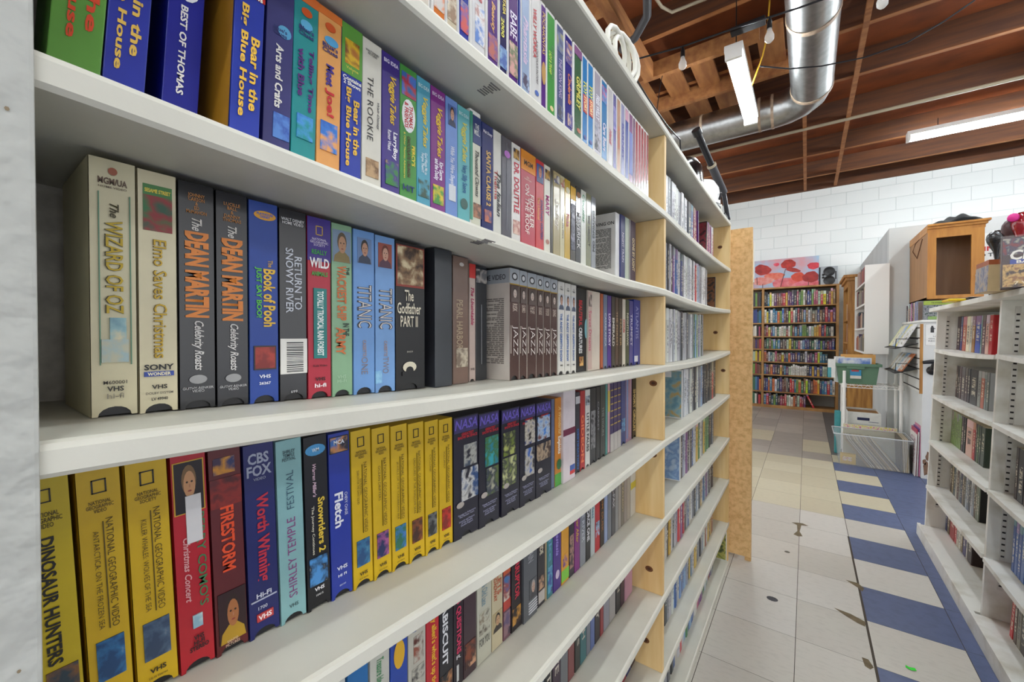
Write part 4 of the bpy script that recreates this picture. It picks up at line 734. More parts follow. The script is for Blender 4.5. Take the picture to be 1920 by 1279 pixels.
# --- top shelf, mostly soft white clamshells
C = dict(clam=True, h=.194, shiny=True)
row(1, [
 (770, 808, 'd8d0c0', [('v', 'Bambi', '7a4a2c', .5, .3, .7, .4, IT)], C),
 (811, 836, 'd87830', [('p', .1, .6, .9, .96, 'c8c0b8', 'd87830', '7a4a3a')], C), (836.8, 858, 'd4c8ac', [('p', .1, .5, .9, .96, '8a6a4a', 'd4c8ac', '5a6a9c')], C),
 (859, 880.6, '2c3c98', [('v', 'DUMBO', 'e0b840', .5, .3, .64, .5, BO), ('p', .2, .74, .9, .96, 'c03a30', '2c3c98', 'd8a850')], C),
 (882.5, 910, 'dfdfdf', [('v', 'Mulan Cora', 'b82c38', .7, .2, .62, .36, IT), ('p', .3, .66, .95, .95, '4a78c0', 'dfdfdf', 'a05a48')], C),
 (912.5, 935, '5c3c84', [('v', 'Sleeping Beauty', 'd8a050', .5, .2, .76, .4, IT), ('p', .15, .78, .9, .97, 'b05a4c', '5c3c84', 'd8b060')], C),
 (936, 951, '24285c', [('v', 'FANTASIA', 'd8c030', .6, .3, .52, .4, BO), ('v', '2000', 'd8d040', .4, .56, .72, .4, BO), ('p', .05, .8, .95, .97, '3a5aa0', '8ab0d0', '24285c')], C),
 (952, 972.6, '532a78', [('v', 'BABE', 'e8e0f0', .5, .42, .64, .6), ('p', .15, .68, .9, .96, 'd09a90', '4a6a3c', 'e0b8a8')], C),
 (973.2, 976, '2c3a90', []),
 (976.6, 993.8, 'a8bcd8', [('v', 'Phantasia', 'd8c0d8', .5, .34, .76, .5, IT), ('p', .2, .85, .9, .98, '3a2c4c', 'a8bcd8', '9a5a8c')], C),
 (994.4, 1013.6, 'e2e2de', [('v', 'WILLY WONKA', 'b8282c', .42, .16, .62, .34, BO), ('v', '& the CHOCOLATE FACTORY', '3a2c2c', .64, .44, .84, .2), ('e', .6, .93, .4, .05, '3a60b0')], C),
 (1014, 1024, '5a2c84', [('v', 'POCAHONTAS', 'd8b040', .5, .1, .5, .5), ('e', .5, .68, .8, .22, 'b88a3c')], C),
 (1024.6, 1041.4, '4aa04c', [('v', 'LADY & TRAMP', 'b0d040', .4, .4, .62, .3, BO), ('v', 'GARDENER', '3c6a3a', .66, .32, .66, .24), ('e', .55, .95, .4, .05, 'd8c88a')], C),
 (1043, 1057, '5c6890', [('p', .1, .1, .9, .3, '8a8a5c', '5c6890', '3a4468'), ('v', 'THE LION KING', 'b0a0c8', .5, .36, .76, .4), ('p', .2, .84, .9, .97, '2c2c3c', '5c6890', '7a7a98')], C),
 (1057.8, 1073.8, '2c2c84', [('p', .2, .1, .9, .32, 'b07a60', '2c2c84', 'd8b8a8'), ('v', 'Cinderella', 'd87a40', .6, .42, .74, .4, IT), ('p', .4, .84, .95, .97, 'c8a890', '2c2c84', '6a4a78')], C),
 (1075.5, 1091, '3c6a4c', [('b', .1, .03, .98, .12, '7a3a78'), ('v', 'GRIMLEY', 'd8cc50', .55, .34, .7, .5, BO), ('e', .6, .93, .5, .05, 'b86a4a')], C),
 (1091.4, 1101.6, '2c86c8', [('v', 'TOY', 'e0d830', .5, .3, .46, .6, BO), ('b', .2, .46, .9, .66, 'c03030'), ('v', 'STORY', 'f0e0a0', .55, .475, .645, .5, BO), ('e', .5, .94, .5, .05, '3a4a90')], C),
 (1102, 1112.6, '2c8ccc', [('v', 'TOY', 'e0d830', .5, .28, .44, .6, BO), ('b', .2, .44, .9, .64, 'c03030'), ('v', 'STORY', 'f0e0a0', .55, .455, .625, .5, BO), ('e', .5, .94, .5, .05, '3a4a90')], C),
 (1114, 1126.8, 'b8b4c0', [('v', 'FREE WILLY', 'e8e8f0', .5, .3, .6, .5, BO), ('p', .1, .64, .95, .96, '2c3038', 'b8b4c0', '6a7484')], C),
 (1127.4, 1138.8, '3a88c0', [('p', .1, .1, .9, .3, '8a3a78', '3a88c0', 'c86a90'), ('v', 'Care Bears', 'd8d8e8', .5, .55, .9, .5, BO)], C),
 (1140, 1149, 'd9d7d8', [('v', 'Heidi', 'b03848', .5, .55, .75, .5, IT)], C), (1149.4, 1156, '7a78b0', [('p', .1, .2, .9, .5, '9a88c8', '7a78b0', '5a5aa0')], C),
 (1156.6, 1163.8, 'cfa890', [('v', 'ANNIE', 'c05a38', .5, .4, .7, .5)], C), (1164.2, 1171.6, 'a8acd0', [('v', 'BARNEY', '3a3a8c', .5, .3, .8, .5, BO)], C),
 (1172, 1179, '5c6cb0', [('b', .1, .05, .9, .2, 'c890a8')], C), (1179.4, 1187, '9a6c98', [('b', .1, .3, .9, .9, '4a5aa8')], C), (1187.4, 1191, '7a4c7c', [], C),
 (1191.6, 1196.6, 'a83448', [], C), (1197, 1202, 'b84858', [], C), (1202.4, 1207, 'a83a44', [], C), (1207.4, 1212, 'b04a50', [], C), (1212.4, 1216.6, '9c3a40', [], C),
], 200, lambda px: 0., notch=False, base=-.066, vs=.9)

# ------------------------------------------------------------------ slim disc cases in the far bay of the bookcase
SP = spine_mat()
CASEP = mat('case_plastic_pale', 'b8babc', .3)
CASED = mat('case_plastic_dark', '1c1c20', .3)
PAGES = mat('book_pages', 'd8ceb4', .8)
def unit_block(name, other):
    """1 x 1 x 1 block standing at the origin, printed spine towards +x"""
    mb = MB(); e = .04
    mb.add([(0, e, 0), (0, 1 - e, 0), (0, 1 - e, 1), (0, e, 1)], [(0, 1, 2, 3)], SP)
    mb.add([(0, e, 0), (0, e, 1), (-.03, 0, 1), (-.03, 0, 0), (0, 1 - e, 0), (0, 1 - e, 1), (-.03, 1, 1), (-.03, 1, 0)], [(0, 1, 2, 3), (4, 7, 6, 5)], SP)
    mb.add([(-.03, 0, 0), (-.03, 0, 1), (-1, 0, 1), (-1, 0, 0), (-.03, 1, 0), (-.03, 1, 1), (-1, 1, 1), (-1, 1, 0)], [(0, 1, 2, 3), (4, 7, 6, 5)], SP if other is PAGES else other)
    mb.add([(0, e, 1), (0, 1 - e, 1), (-.03, 1, 1), (-1, 1, 1), (-1, 0, 1), (-.03, 0, 1)], [(0, 1, 2, 3, 4, 5)], other)
    mb.add([(0, e, 0), (0, 1 - e, 0), (-.03, 1, 0), (-1, 1, 0), (-1, 0, 0), (-.03, 0, 0)], [(5, 4, 3, 2, 1, 0)], other)
    mb.add([(-1, 0, 0), (-1, 1, 0), (-1, 1, 1), (-1, 0, 1)], [(3, 2, 1, 0)], other)
    o = mb.build(name); me = o.data; bpy.data.objects.remove(o)
    return me
ME_PALE, ME_DARK, ME_BOOK = unit_block('pale_case', CASEP), unit_block('dark_case', CASED), unit_block('book', PAGES)
def block(name, me, loc, dims, col, label, cat, group, rz=0., lean=0.):
    o = bpy.data.objects.new(name, me); COL.objects.link(o); o.location = loc; o.scale = dims
    o.rotation_euler = (lean, 0, rz); o.color = lin(col)
    return tag(o, label, cat, group)
XD = -.392
DISC = {'w': ['d8dadc', 'c8ccd4', 'e0e0e2', 'b8bcc4', 'd0d4cc', '8a8e96'], 'g': ['8a8c92', '6a6e78', 'a8aab0', '54565e', 'b4b4bc', '9aa0b4', '3a3c44', 'c0c0c4'], 'd': ['1c1c22', '2a2a30', '34343c', '3c3030', '26303a', '1a1a20'],
        'r': ['b0202c', '8a1c2a', 'c03038'], 'b': ['3a62a8', '6a8cc0', '2c3c78', '88a8cc'], 'c': ['b8303c', '3a5c98', 'c8a050', '4a7c50', '7a4a8c', 'c8c4b8', 'd8d6d0', '9a5a40', '2c2c34', '5c7c9c'], 'y': ['c8a030', 'd0b050'], 'k': ['3c6c48', '5c8c58', '2c4c3c'], 'p': ['b05a7c', '7c4a84']}
rr = random.Random(11)
_cnt = 0
for si, segs in ((1, [(1250, 1290, 'wwwwgw', 6), (1290.5, 1296, 'dg', 5), (1296, 1300, 'c', 5), (1300.5, 1310, 'rr', 5), (1331, 1347.5, 'wwgwp', 3)]),
                 (2, [(1250.5, 1262, 'gwgd', 4.2), (1262, 1289, 'gwcwgb', 3.1), (1289.5, 1334, 'wcwgwbw', 2.6)]),
                 (3, [(1252, 1290.5, 'gbgwgd', 3.7), (1298.5, 1324, 'wkgwbgd', 2.7)]),
                 (4, [(1281, 1299, 'wgbw', 4), (1299.5, 1331, 'gdwcgb', 3.1), (1331.5, 1353, 'cdrwdc', 2.6)]),
                 (5, [(1276, 1288, 'gdg', 4), (1288.5, 1306, 'pcdw', 3.6), (1306.5, 1330, 'ybgcw', 3.2), (1330.5, 1351, 'kdgkd', 2.7)]),
                 (6, [(1252, 1262, 'dcy', 4.4), (1262.5, 1290, 'gwgpdr', 4), (1290.5, 1326, 'cgwgw', 3.2), (1326.5, 1350, 'gcgdd', 2.8)]),
                 (7, [(1252, 1266, 'dwgy', 4.2), (1266.5, 1290, 'cbc', 4), (1290.5, 1320, 'cgdgy', 3.6), (1320.5, 1350, 'wywgc', 2.9)]),
                 (8, [(1252, 1270, 'gcd', 5), (1271, 1300, 'cgbc', 4.5), (1301, 1330, 'bpcg', 4), (1331, 1352, 'wpcr', 3.3)])):
    n = 0
    for a, b, pal, tw in segs:
        a, b = [q if q < 1300 else 1300 + (q - 1300) * .8 for q in (a, b)]; k = max(1, round((b - a) / (tw * .78))); e = np.cumsum([0] + [rr.uniform(.7, 1.3) for _ in range(k)]); e = a + (b - a) * e / e[-1]
        for q in range(k):
            n += 1; _cnt += 1
            y0, y1 = on_x(e[q], 640, XD).y, on_x(e[q + 1], 640, XD).y
            col = rr.choice(DISC[rr.choice(pal)]); w = y1 - y0 - .0012
            lean = math.radians(rr.uniform(-.6, .6)); h = rr.choice([.19, .19, .188, .192, .186]) if si < 8 else .18
            z = shelf_z(si, (y0 + y1) / 2) + .001 + (w * math.sin(-lean) if lean < 0 else 0)
            sn = {8: 'bottom', **SHELFNAME}[si]
            block('disc_case', ME_DARK if rr.random() < .4 else ME_PALE, (XD - rr.uniform(0, .006), y0, z), (.136, w, h), col,
                  f'{cname(col)} slim disc case, {ordn(n)} from left on {sn} shelf of the far bay', 'disc case', f'slim disc cases on the {sn} shelf of the far bay', lean=lean)
# cases turned cover-out at the ends of rows
def facing(si, px0, px1, pym, x, h, dep, cols, label, spine='d8d8d8', yaw=0., band=None, lean=0.):
    y = on_x(px1, pym, x).y; wq = dep
    x2 = x - .135
    o = MB().box((-.135, 0, 0), (0, .014, h), pr(spine, .3), ch=.0012).build('disc_case')
    o.location = (x, y, shelf_z(si, y) + .001 + (.016 * math.sin(-lean) if lean < 0 else 0)); o.rotation_euler = (lean, 0, yaw)
    tag(o, label, 'disc case')
    part(MB().box((-.13, -.0006, .005), (-.003, .0002, h - .005), pic(*cols, 30)), 'cover_picture', o)
    if band: part(MB().box((-.09, -.0009, h - .03), (-.04, .0002, h - .008), pr('d8d8d8')), 'barcode', o)
    return o
facing(4, 1250, 1279, 730, XD + .003, .19, .1, ('a8905a', '7a9aa0', '5c8494'), 'teal and gold disc case facing out at start of fourth shelf, far bay', band=True)
facing(5, 1253, 1275, 870, XD + .003, .19, .1, ('8aa8c8', '6a88b4', 'a8bcd0'), 'blue disc case facing out at start of fifth shelf, far bay', band=False)
facing(1, 1313, 1324, 430, XD, .19, .1, ('2c1c20', '8a2c38', '4a4038'), 'dark disc case with barcode leaning cover-out on top shelf, far bay', spine='2a2a2e', band=True, lean=math.radians(-7))
facing(2, 1335, 1341, 540, XD, .17, .1, ('1c1a1a', '7a4a24', '2c2424'), 'dark disc case with barcode facing out at end of second shelf, far bay', spine='1c1c20', band=True)
facing(8, 1353, 1362, 1020, -.35, .16, .1, ('6a7a3c', 'b0a858', '3c4a2c'), 'green photo disc case facing out at end of bottom shelf, far bay', band=False)
o = MB().box((-.13, 0, 0), (0, .016, .19), pr('5a2c74', .3), ch=.001).build('disc_case'); y = on_x(1310, 430, XD).y
o.location = (XD, y, shelf_z(1, y) + .003); o.rotation_euler = (math.radians(5), 0, 0); tag(o, 'violet disc case leaning beside the red ones on top shelf, far bay', 'disc case')

# ------------------------------------------------------------------ things on top of the left bookcase
def ztop(y): return shelf_z(0, y) + .0005
def cord_coil(px, py, n, r, name, label, seed):
    q = on_x(px, py, XF - .02); rr = random.Random(seed); pts = []
    c = Vector((XF - .03, q.y, ztop(q.y) + r))
    for k in range(n * 14 + 1):
        t = 2 * math.pi * k / 14; a = k / 14
        pts.append((c.x + .028 * math.sin(a * 2.1) - .02 + .012 * math.cos(t), c.y + (r + .008 * math.sin(a * 3)) * math.cos(t) + .01 * (a - n / 2), c.z - r + .0065 + (r + .008 * math.sin(a * 2)) * (1 + math.sin(t)) * .98))
    o = MB().tube(pts, .006, CREAMW, 7).build(name); return tag(o, label, 'cord')
cord_coil(1176, 116, 5, .052, 'coiled_cord', 'white electric cord coiled on top of the left bookcase', 2)
q = on_x(1364, 400, XF - .05); zt = ztop(2.45)
pts = []
for t in range(33):
    a = t / 32 * 4 * math.pi; pts.append((XF - .05 + .02 * math.sin(a * .5), 2.44 + .045 * math.cos(a) * (1 - .3 * t / 32), zt + .006 + .03 * (1 + math.sin(a)) * (1 + .3 * math.sin(a / 4))))
tag(MB().tube(pts, .006, CREAMW, 7).build('tied_cord'), 'short white cord tied in a loop on the bookcase top, far end', 'cord')
def lampshade(px, py, rx, hh, outer, rim, name, label, inner):
    q = on_x(px, py, XF - .08); z = ztop(min(q.y, 2.4)); r = rx
    o = empty(name, (XF - .1, q.y, z), label, 'cap')
    prof = [(r * 1.0, .03), (r * 1.0, hh * .45), (r * .93, hh * .72), (r * .7, hh * .93), (r * .35, hh * .99), (.001, hh)]
    part(MB().lathe(prof, outer, 28), 'dome', o)
    part(MB().lathe([(r * .96, 0), (r * 1.03, .004), (r * 1.03, .03), (r * .99, .036)], rim, 28), 'rim', o)
    return o
WG = mat('white_glossy_shell', 'f6f6f4', .25); BG = mat('black_glossy_shell', '0e0e10', .2, coat=.6)
o = lampshade(1290, 285, .082, .15, BG, WHITEP, 'bike_helmet', 'black glossy helmet with pale rim on top of the left bookcase', BLACKP)
o = lampshade(1322, 330, .09, .165, WG, BLACKP, 'bike_helmet', 'white glossy helmet with dark rim on the bookcase top beside the black one', BLACKP)
part(MB().tube([(.088, -.02, .05), (.097, -.03, .075), (.094, -.01, .085), (.09, .005, .07)], .005, DARKM, 6), 'strap_clip', o)
# folded tripod leaning on the top
pa, pb = on_x(1308, 252, XF - .2), on_x(1362, 372, XF - .2)
a = on_y(1309, 253, 2.2); b = on_y(1357, 362, 2.48)
tp = empty('folded_tripod', (b.x, b.y, ztop(2.48)), 'dark folded tripod leaning up from the top of the left bookcase', 'tripod')
IV = Matrix.Translation((-b.x, -b.y, -ztop(2.48)))
part(MB().tube([a, a.lerp(b, .5)], .016, DARKM, 10, T=IV), 'upper_tube', tp)
part(MB().tube([a.lerp(b, .5), b], .02, GREYWOOD, 10, T=IV), 'lower_tube', tp)
part(MB().tube([a.lerp(b, .49), a.lerp(b, .52)], .023, STEEL, 10, T=IV), 'collar', tp)
part(MB().tube([a, a + (a - b).normalized() * .03], .022, BLACKP, 10, T=IV), 'tip', tp)
foot = Vector((b.x + .02, b.y + .02, ztop(2.48) + .006))
part(MB().tube([b, foot], .012, DARKM, 8, T=IV), 'foot', tp)
part(MB().box((b.x - .1, b.y - .09, ztop(2.48)), (b.x + .02, b.y + .01, ztop(2.48) + .02), DARKM, IV), 'base_bar', tp)
# ------------------------------------------------------------------ particle-board end of the next bookcase
y = 2.62; xr = -.245; z1 = on_y(1408, 426, y).z
nb = empty('particle_board_bookcase', (xr - .25, y + .3, 0), 'bookcase with a bare particle board end, beyond the white video bookcase', 'bookcase')
NT = Matrix.Translation((-(xr - .25), -(y + .3), 0))
part(MB().box((xr - .5, y, .03), (xr, y + .02, z1), CHIP, NT), 'end_panel', nb)
part(MB().box((xr - .03, y + .02, 0), (xr, y + .05, z1 - .1), CHIP, NT), 'front_stile', nb)
part(MB().box((xr - .5, y + .02, .03), (xr - .48, y + .5, z1), CHIP, NT), 'back_panel', nb)
part(MB().box((xr - .48, y + .02, z1 - .03), (xr - .07, y + .5, z1 - .005), CHIP, NT), 'top_board', nb)
part(MB().box((xr - .48, y + .02, .08), (xr - .07, y + .5, .1), CHIP, NT), 'bottom_board', nb)
p0, p1 = on_y(1413, 455, y + .06), on_y(1417, 530, y + .06)
part(MB().box((xr, y + .03, p1.z), (xr + .003, y + .075, p0.z), pr('e4e4dc', .6), NT), 'paper_strip', nb, 'white paper strip taped to the front edge')

# ------------------------------------------------------------------ white bookcase on the right
RX, RY0 = .605, 3.64
LEANR = math.radians(1.9)
RM = Matrix.Translation((RX, RY0, 0)) @ Matrix.Rotation(LEANR, 4, 'Y')
rb = empty('white_bookcase', (RX, RY0, 0), 'worn white bookcase with slotted shelf standards, right of the aisle', 'bookcase', rot=(0, LEANR, 0))
RW, RD = 1.03, .29            # bay width, depth (local: x into the case, y negative towards the lens)
WORN = mat('worn_white_paint', 'e8e8e2', .5, var=.22, scale=7, col2='c8c4b6', thresh=(.3, .5), bump=.06, bscale=50)
RZ = [1.445, 1.19, .905, .617, .33]   # top board and shelves (tops)
rshelf = RZ + [.075]
SLOT = mat('slot_shadow', '2a2826', .8)
for k in range(3):
    y = -k * RW
    part(MB().box((.012, y - .019, .0), (RD, y, RZ[0] - .024), WORN, ch=.0015), 'upright', rb)
    for sd, yy in ((1, y + .0005), (-1, y - .0195)):
        if (k == 0 and sd == 1) or (k == 2 and sd == -1): continue
        sx = .05
        m2 = MB().box((sx, yy, .2), (sx + .016, yy + sd * .003, RZ[0] - .05), mat('shelf_standard_white', 'd4d2cc', .4))
        z = .215
        while z < RZ[0] - .07:
            m2.box((sx + .003, yy + sd * .0032, z), (sx + .013, yy + sd * .0035, z + .007), SLOT); z += .0254
        part(m2, 'shelf_standard', rb)
part(MB().box((RD, -2 * RW - .02, .0), (RD + .006, 0, RZ[0] - .03), WORN), 'back_panel', rb)
part(MB().box((-.022, -2 * RW - .05, RZ[0] - .024), (RD + .01, .014, RZ[0]), WORN, ch=.002), 'top_board', rb)
for k in range(2):
    ya, yb = -k * RW - .02, -(k + 1) * RW + .001
    off = 0 if k == 0 else .0
    for i, z in enumerate(RZ[1:]):
        zz = z if k == 0 else (z + .005, z + .0, z + .0, z - .005)[i]
        vs = []; mb = MB(); ny = 12
        for j in range(ny + 1):
            t = j / ny; sag = (.010 if i == 0 else .006) * 4 * t * (1 - t); yy = ya + (yb - ya) * t
            for (x, dz) in ((.004, 0), (RD, 0), (RD, -.019), (.004, -.019)): vs.append((x, yy, zz - sag + dz))
        mb.add(vs, [(a * 4 + q, a * 4 + (q + 1) % 4, (a + 1) * 4 + (q + 1) % 4, (a + 1) * 4 + q) for a in range(ny) for q in range(4)] + [(0, 1, 2, 3), (ny * 4 + 3, ny * 4 + 2, ny * 4 + 1, ny * 4)], WORN)
        part(mb, 'shelf', rb)
    part(MB().box((-.02, yb - .0, .05), (RD, ya + .0, .072), WORN, ch=.001), 'bottom_shelf', rb)
part(MB().box((-.022, -2 * RW - .02, 0), (-.006, .004, .071), WORN, ch=.0015), 'kick_board', rb)
def rpt(px, py, lx):
    """pixel -> (local y, z) on the plane x = lx of the leaning bookcase"""
    inv = RM.inverted(); o = inv @ Vector((0, 0, H)); d = inv.to_3x3() @ Vector(ray(px, py)); t = (lx - o.x) / d.x
    return o + d * t
def rbook(si, bay, n, px0, px1, pym, h, col, rec=.1, lean=0., noun='book', me=None):
    name = noun.replace(' ', '_')
    a = rpt(px0, pym, rec); b = rpt(px1, pym, rec)
    tq = min(max((-a.y - bay * RW) / RW, 0), 1)
    z = ([0] + RZ[1:] + [.072])[si] - ((.010 if si == 1 else .006) * 4 * tq * (1 - tq) if si < 5 else 0)
    ay, by = min(a.y, -bay * RW - .0205), max(b.y, -(bay + 1) * RW + .0005); a.y = ay
    w = ay - by - .001
    loc = RM @ Vector((rec, a.y, z + .001 + abs(w * math.sin(lean))))
    o = bpy.data.objects.new(name, me or ME_BOOK); COL.objects.link(o); o.color = lin(col)
    o.matrix_world = Matrix.Translation(loc) @ RM.to_3x3().to_4x4() @ Matrix.Rotation(lean, 4, 'X') @ Matrix.Rotation(math.pi, 4, 'Z') @ Matrix.Diagonal((.14, w, h, 1))
    side = 'left' if bay == 0 else 'right'
    tag(o, f'{cname(col)} {noun}, {ordn(n)} from left on {("", "first", "second", "third", "fourth", "lowest")[si]} shelf of white bookcase, {side} bay', 'book', f'{noun}s on the white bookcase')
    return o
def rrow(si, bay, pym, h, specs, **kw):
    for n, (a, b, c) in enumerate(specs): rbook(si, bay, n + 1, a, b, pym, h, c, **kw)
rrow(1, 0, 625, .2, [(1784.5, 1788, '8a8468'), (1788.5, 1800.5, '3a1c24'), (1801, 1804.5, '3a3a78'), (1805, 1811.5, 'b05a44'), (1812, 1818.5, 'd8ccb0'), (1819, 1822.5, 'c8c4b8'), (1823, 1828, '9a6c34'), (1829, 1838.5, '2c48a0'), (1839, 1841, '8ab0a8'), (1841.5, 1847.5, '5a3440'), (1848, 1854.5, 'd0a898'), (1855, 1861.5, 'b41c24')])
rrow(2, 0, 720, .19, [(1792, 1795, '4a3434'), (1795.4, 1798, '2a2628'), (1798.4, 1801.4, '6a5a5c'), (1802.5, 1809, '5c5458'), (1809.4, 1814, '54464a'), (1814.4, 1818.6, '2c2430'), (1819, 1833, '26262c'), (1833.6, 1839.6, '8a8e88'), (1840, 1846, 'b0604a'), (1846.4, 1850.4, '7a8480'), (1850.8, 1854.6, '6c7470')], noun='disc case', me=ME_PALE)
rrow(3, 0, 800, .2, [(1775 + 3.1 * k, 1777.9 + 3.1 * k, '7c9458') for k in range(9)] + [(1803.5, 1807.5, '3a2034'), (1808, 1811, '1c1c22'), (1812.5, 1825, 'cfa89a'), (1825.5, 1830, 'b02c34'), (1830.4, 1833, '34242c'), (1833.4, 1837, '44603c'), (1837.4, 1841, '2c3c34'), (1841.4, 1848.6, '3a4a40')])
rrow(4, 0, 920, .19, [(1780.5 + 3.35 * k, 1783.6 + 3.35 * k, c) for k, c in enumerate(['4a3c38', '8a7a58', '3c4c54', 'b8b4a8', '5a3c3c', '8a8c88', '2c3c5c', '7a6a5c', '44443c', 'a8b0b8', '6c7484', '34343c', 'b4b8bc', '8a94a4', '5a4434', '6c7460', '7a8478'])], noun='disc case', me=ME_DARK)
rrow(5, 0, 1010, .2, [(1769.5, 1774, '2c3c74'), (1774.4, 1779, '6a5a44'), (1779.6, 1789, '9c2c30'), (1789.6, 1792.6, 'b82430'), (1793, 1797, 'c8c0b0'), (1797.4, 1801.4, 'd0ccc0'), (1801.8, 1805, '8a7a60'), (1806, 1812, '3a346c'), (1812.4, 1815, 'b8b4b0'), (1816, 1824, '2c1c1c')])
rrow(3, 1, 880, .21, [(1904, 1909, '3c2c2c'), (1909.6, 1921, '24222c'), (1922, 1934, '44302c')], rec=.06)
rrow(4, 1, 1030, .21, [(1898, 1903, '4460a0'), (1903.6, 1909, '5a74ac'), (1909.6, 1915.6, '4a64a4'), (1916.2, 1923, '5a78b0'), (1924, 1932, '4a64a4')], rec=.06)
rbook(5, 1, 1, 1893, 1899, 1180, .22, 'c01c24', rec=.06, lean=math.radians(5))
for n, (a, b, c) in enumerate([(1900, 1906, '5c4a40'), (1906.6, 1914, '8a8474'), (1914.6, 1923, '3c3434'), (1924, 1934, '6a5c50')]): rbook(5, 1, n + 2, a, b, 1190, .2, c, rec=.06)
rrow(2, 1, 700, .2, [(1917, 1924, '8ab0c8'), (1925, 1934, 'a85a40')], rec=.12)
# --- boxed sets and shoes on its top
ZT = RZ[0] + .012
def rtop(px, py):
    inv = RM.inverted(); o = inv @ Vector((0, 0, H)); d = inv.to_3x3() @ Vector(ray(px, py)); q = o + d * ((RZ[0] - o.z) / d.z)
    return RM @ q
q = rtop(1877, 541)
bx = empty('boxed_video_set', (q.x, q.y, q.z + .0015), 'boxed video set with flag and battle picture in clear wrap, on the white bookcase', 'boxed set', rot=(0, 0, math.radians(-13)))
part(MB().box((0, 0, 0), (.2, .12, .185), pr('38161a'), ch=.001), 'carton', bx)
part(MB().box((.003, -.0006, .003), (.197, .001, .085), pic('8a5a2c', 'd0a860', '3a2014')), 'picture', bx)
part(MB().box((.003, -.0008, .12), (.125, .001, .18), pic('7a1c24', '2c2c48', 'a8a090')), 'picture', bx)
part(MB().box((.02, -.0012, .085), (.197, .001, .102), pr('1f3c98')), 'title_band', bx)
text(bx, 'Civil War', 'f0ece4', frame((.105, -.0022, .118), (1, 0, 0), (0, 0, 1)), .17, .036, bold=.03, shear=.15)
text(bx, 'BATTLEFIELDS', 'e8e4dc', frame((.11, -.0022, .093), (1, 0, 0), (0, 0, 1)), .15, .011, bold=.03)
text(bx, '7 VHS TAPES', 'e8d8b0', frame((.095, -.0022, .016), (1, 0, 0), (0, 0, 1)), .13, .013, bold=.02)
part(MB().lathe([(.001, 0), (.02, .0), (.02, .0006), (.001, .0006)], pr('d8d0c0'), 16, T=Matrix.Translation((.16, -.0014, .15)) @ Matrix.Rotation(math.pi / 2, 4, 'X')), 'portrait_disc', bx)
part(MB().box((-.003, -.004, .0), (.203, .124, .190), mat('clear_wrap', 'f4f6f6', .05, alpha=.1)), 'clear_sleeve', bx)
q = rtop(1851, 547)
bx = empty('boxed_book_set', (q.x, q.y, q.z + .0015), 'tan and rust slipcase with blue-grey side, left of the battle set', 'boxed set', rot=(0, LEANR, 0))
part(MB().box((0, 0, 0), (.075, .15, .125), pr('cdb487'), ch=.001), 'slipcase', bx)
part(MB().box((-.0005, -.0005, .106), (.0755, .15, .1255), pr('a85a30')), 'cap_band', bx)
part(MB().box((-.0012, .002, .002), (.0005, .148, .104), pic('6a7088', '9a9aa4', 'b8a890')), 'side_picture', bx)
text(bx, 'TREASURY', '8a6a3c', frame((.045, -.0012, .055), (0, 0, -1), (1, 0, 0)), .06, .012)
RISER = H + .325
rx_ = on_y(1867, 480, 2.95).x
o = MB().box((0, 0, 0), (.17, .3, RISER - (RM @ Vector((.1, 0, RZ[0]))).z + .001), pr('2c2a30', .6), ch=.002).build('shoe_box'); o.location = (rx_, 2.74, (RM @ Vector((rx_ - RX + .02, 0, RZ[0]))).z); o.rotation_euler = (0, 0, 0)
o.location.z = RISER - o.dimensions.z; tag(o, 'dark closed box under the high heeled shoes, behind the boxed battle set', 'box')
def shoe(px, py, hgt, colr, label, rz, sc=1.0, depth=.0, trim=None):
    """court shoe seen from the heel: lofted upper, stiletto heel, sole"""
    q = on_y(px, py, 2.86 - depth); z0 = RISER + .0012
    o = empty('high_heel_shoe', (q.x, q.y, z0), label, 'shoe', 'high heeled shoes on the white bookcase', rot=(0, 0, rz))
    rings = []   # stations heel (y=0) to toe (y=.2): (y, half width, z sole, z top)
    hh = hgt
    st = [(-.012, .018, hh * .62, hh * .95), (0, .032, hh * .55, hh), (.03, .036, hh * .5, hh * .92), (.07, .034, hh * .36, hh * .62), (.11, .038, hh * .16, hh * .36), (.15, .042, .012, .07), (.19, .034, .008, .05), (.215, .012, .008, .03)]
    vs = []; fs = []; n = 14
    for (y, w, zs, zt) in st:
        for k in range(n):
            t = 2 * math.pi * k / n; vs.append((w * sc * math.cos(t), y * sc, (zs + zt) / 2 + (zt - zs) / 2 * math.sin(t)))
    for a in range(len(st) - 1):
        for k in range(n): fs.append((a * n + k, a * n + (k + 1) % n, (a + 1) * n + (k + 1) % n, (a + 1) * n + k))
    fs += [list(range(n))[::-1], [(len(st) - 1) * n + k for k in range(n)]]
    part(MB().add(vs, fs, colr, None, True), 'upper', o)
    part(MB().tube([(0, .006, 0), (0, .004, hh * .2), (0, .004, hh * .45), (0, .008, hh * .62)], [.006, .007, .013, .026], colr, 10), 'heel', o)
    sl = MB()
    for (a, b) in zip(st[3:-1], st[4:]):
        sl.prism([(-a[1] * .9, a[0], a[2] - .004), (a[1] * .9, a[0], a[2] - .004), (b[1] * .9, b[0], b[2] - .004), (-b[1] * .9, b[0], b[2] - .004)], (0, 0, -.004), mat('shoe_sole', '3a1418', .4))
    part(sl, 'sole', o)
    if trim: part(MB().lathe([(.001, .01), (.016, .008), (.02, 0), (.001, -.003)], trim, 12, T=Matrix.Translation((-.02, -.012, hh * .9)) @ Matrix.Rotation(math.pi / 2, 4, 'X')), 'bow', o)
    return o
BLK = mat('black_leather', '17181b', .25, var=.3, scale=60, bump=.2, coat=.4); BRN = mat('brown_leather', '4a3030', .35, var=.2, scale=60, bump=.1); REDP = mat('red_patent', '8a0f1c', .12, coat=1.)
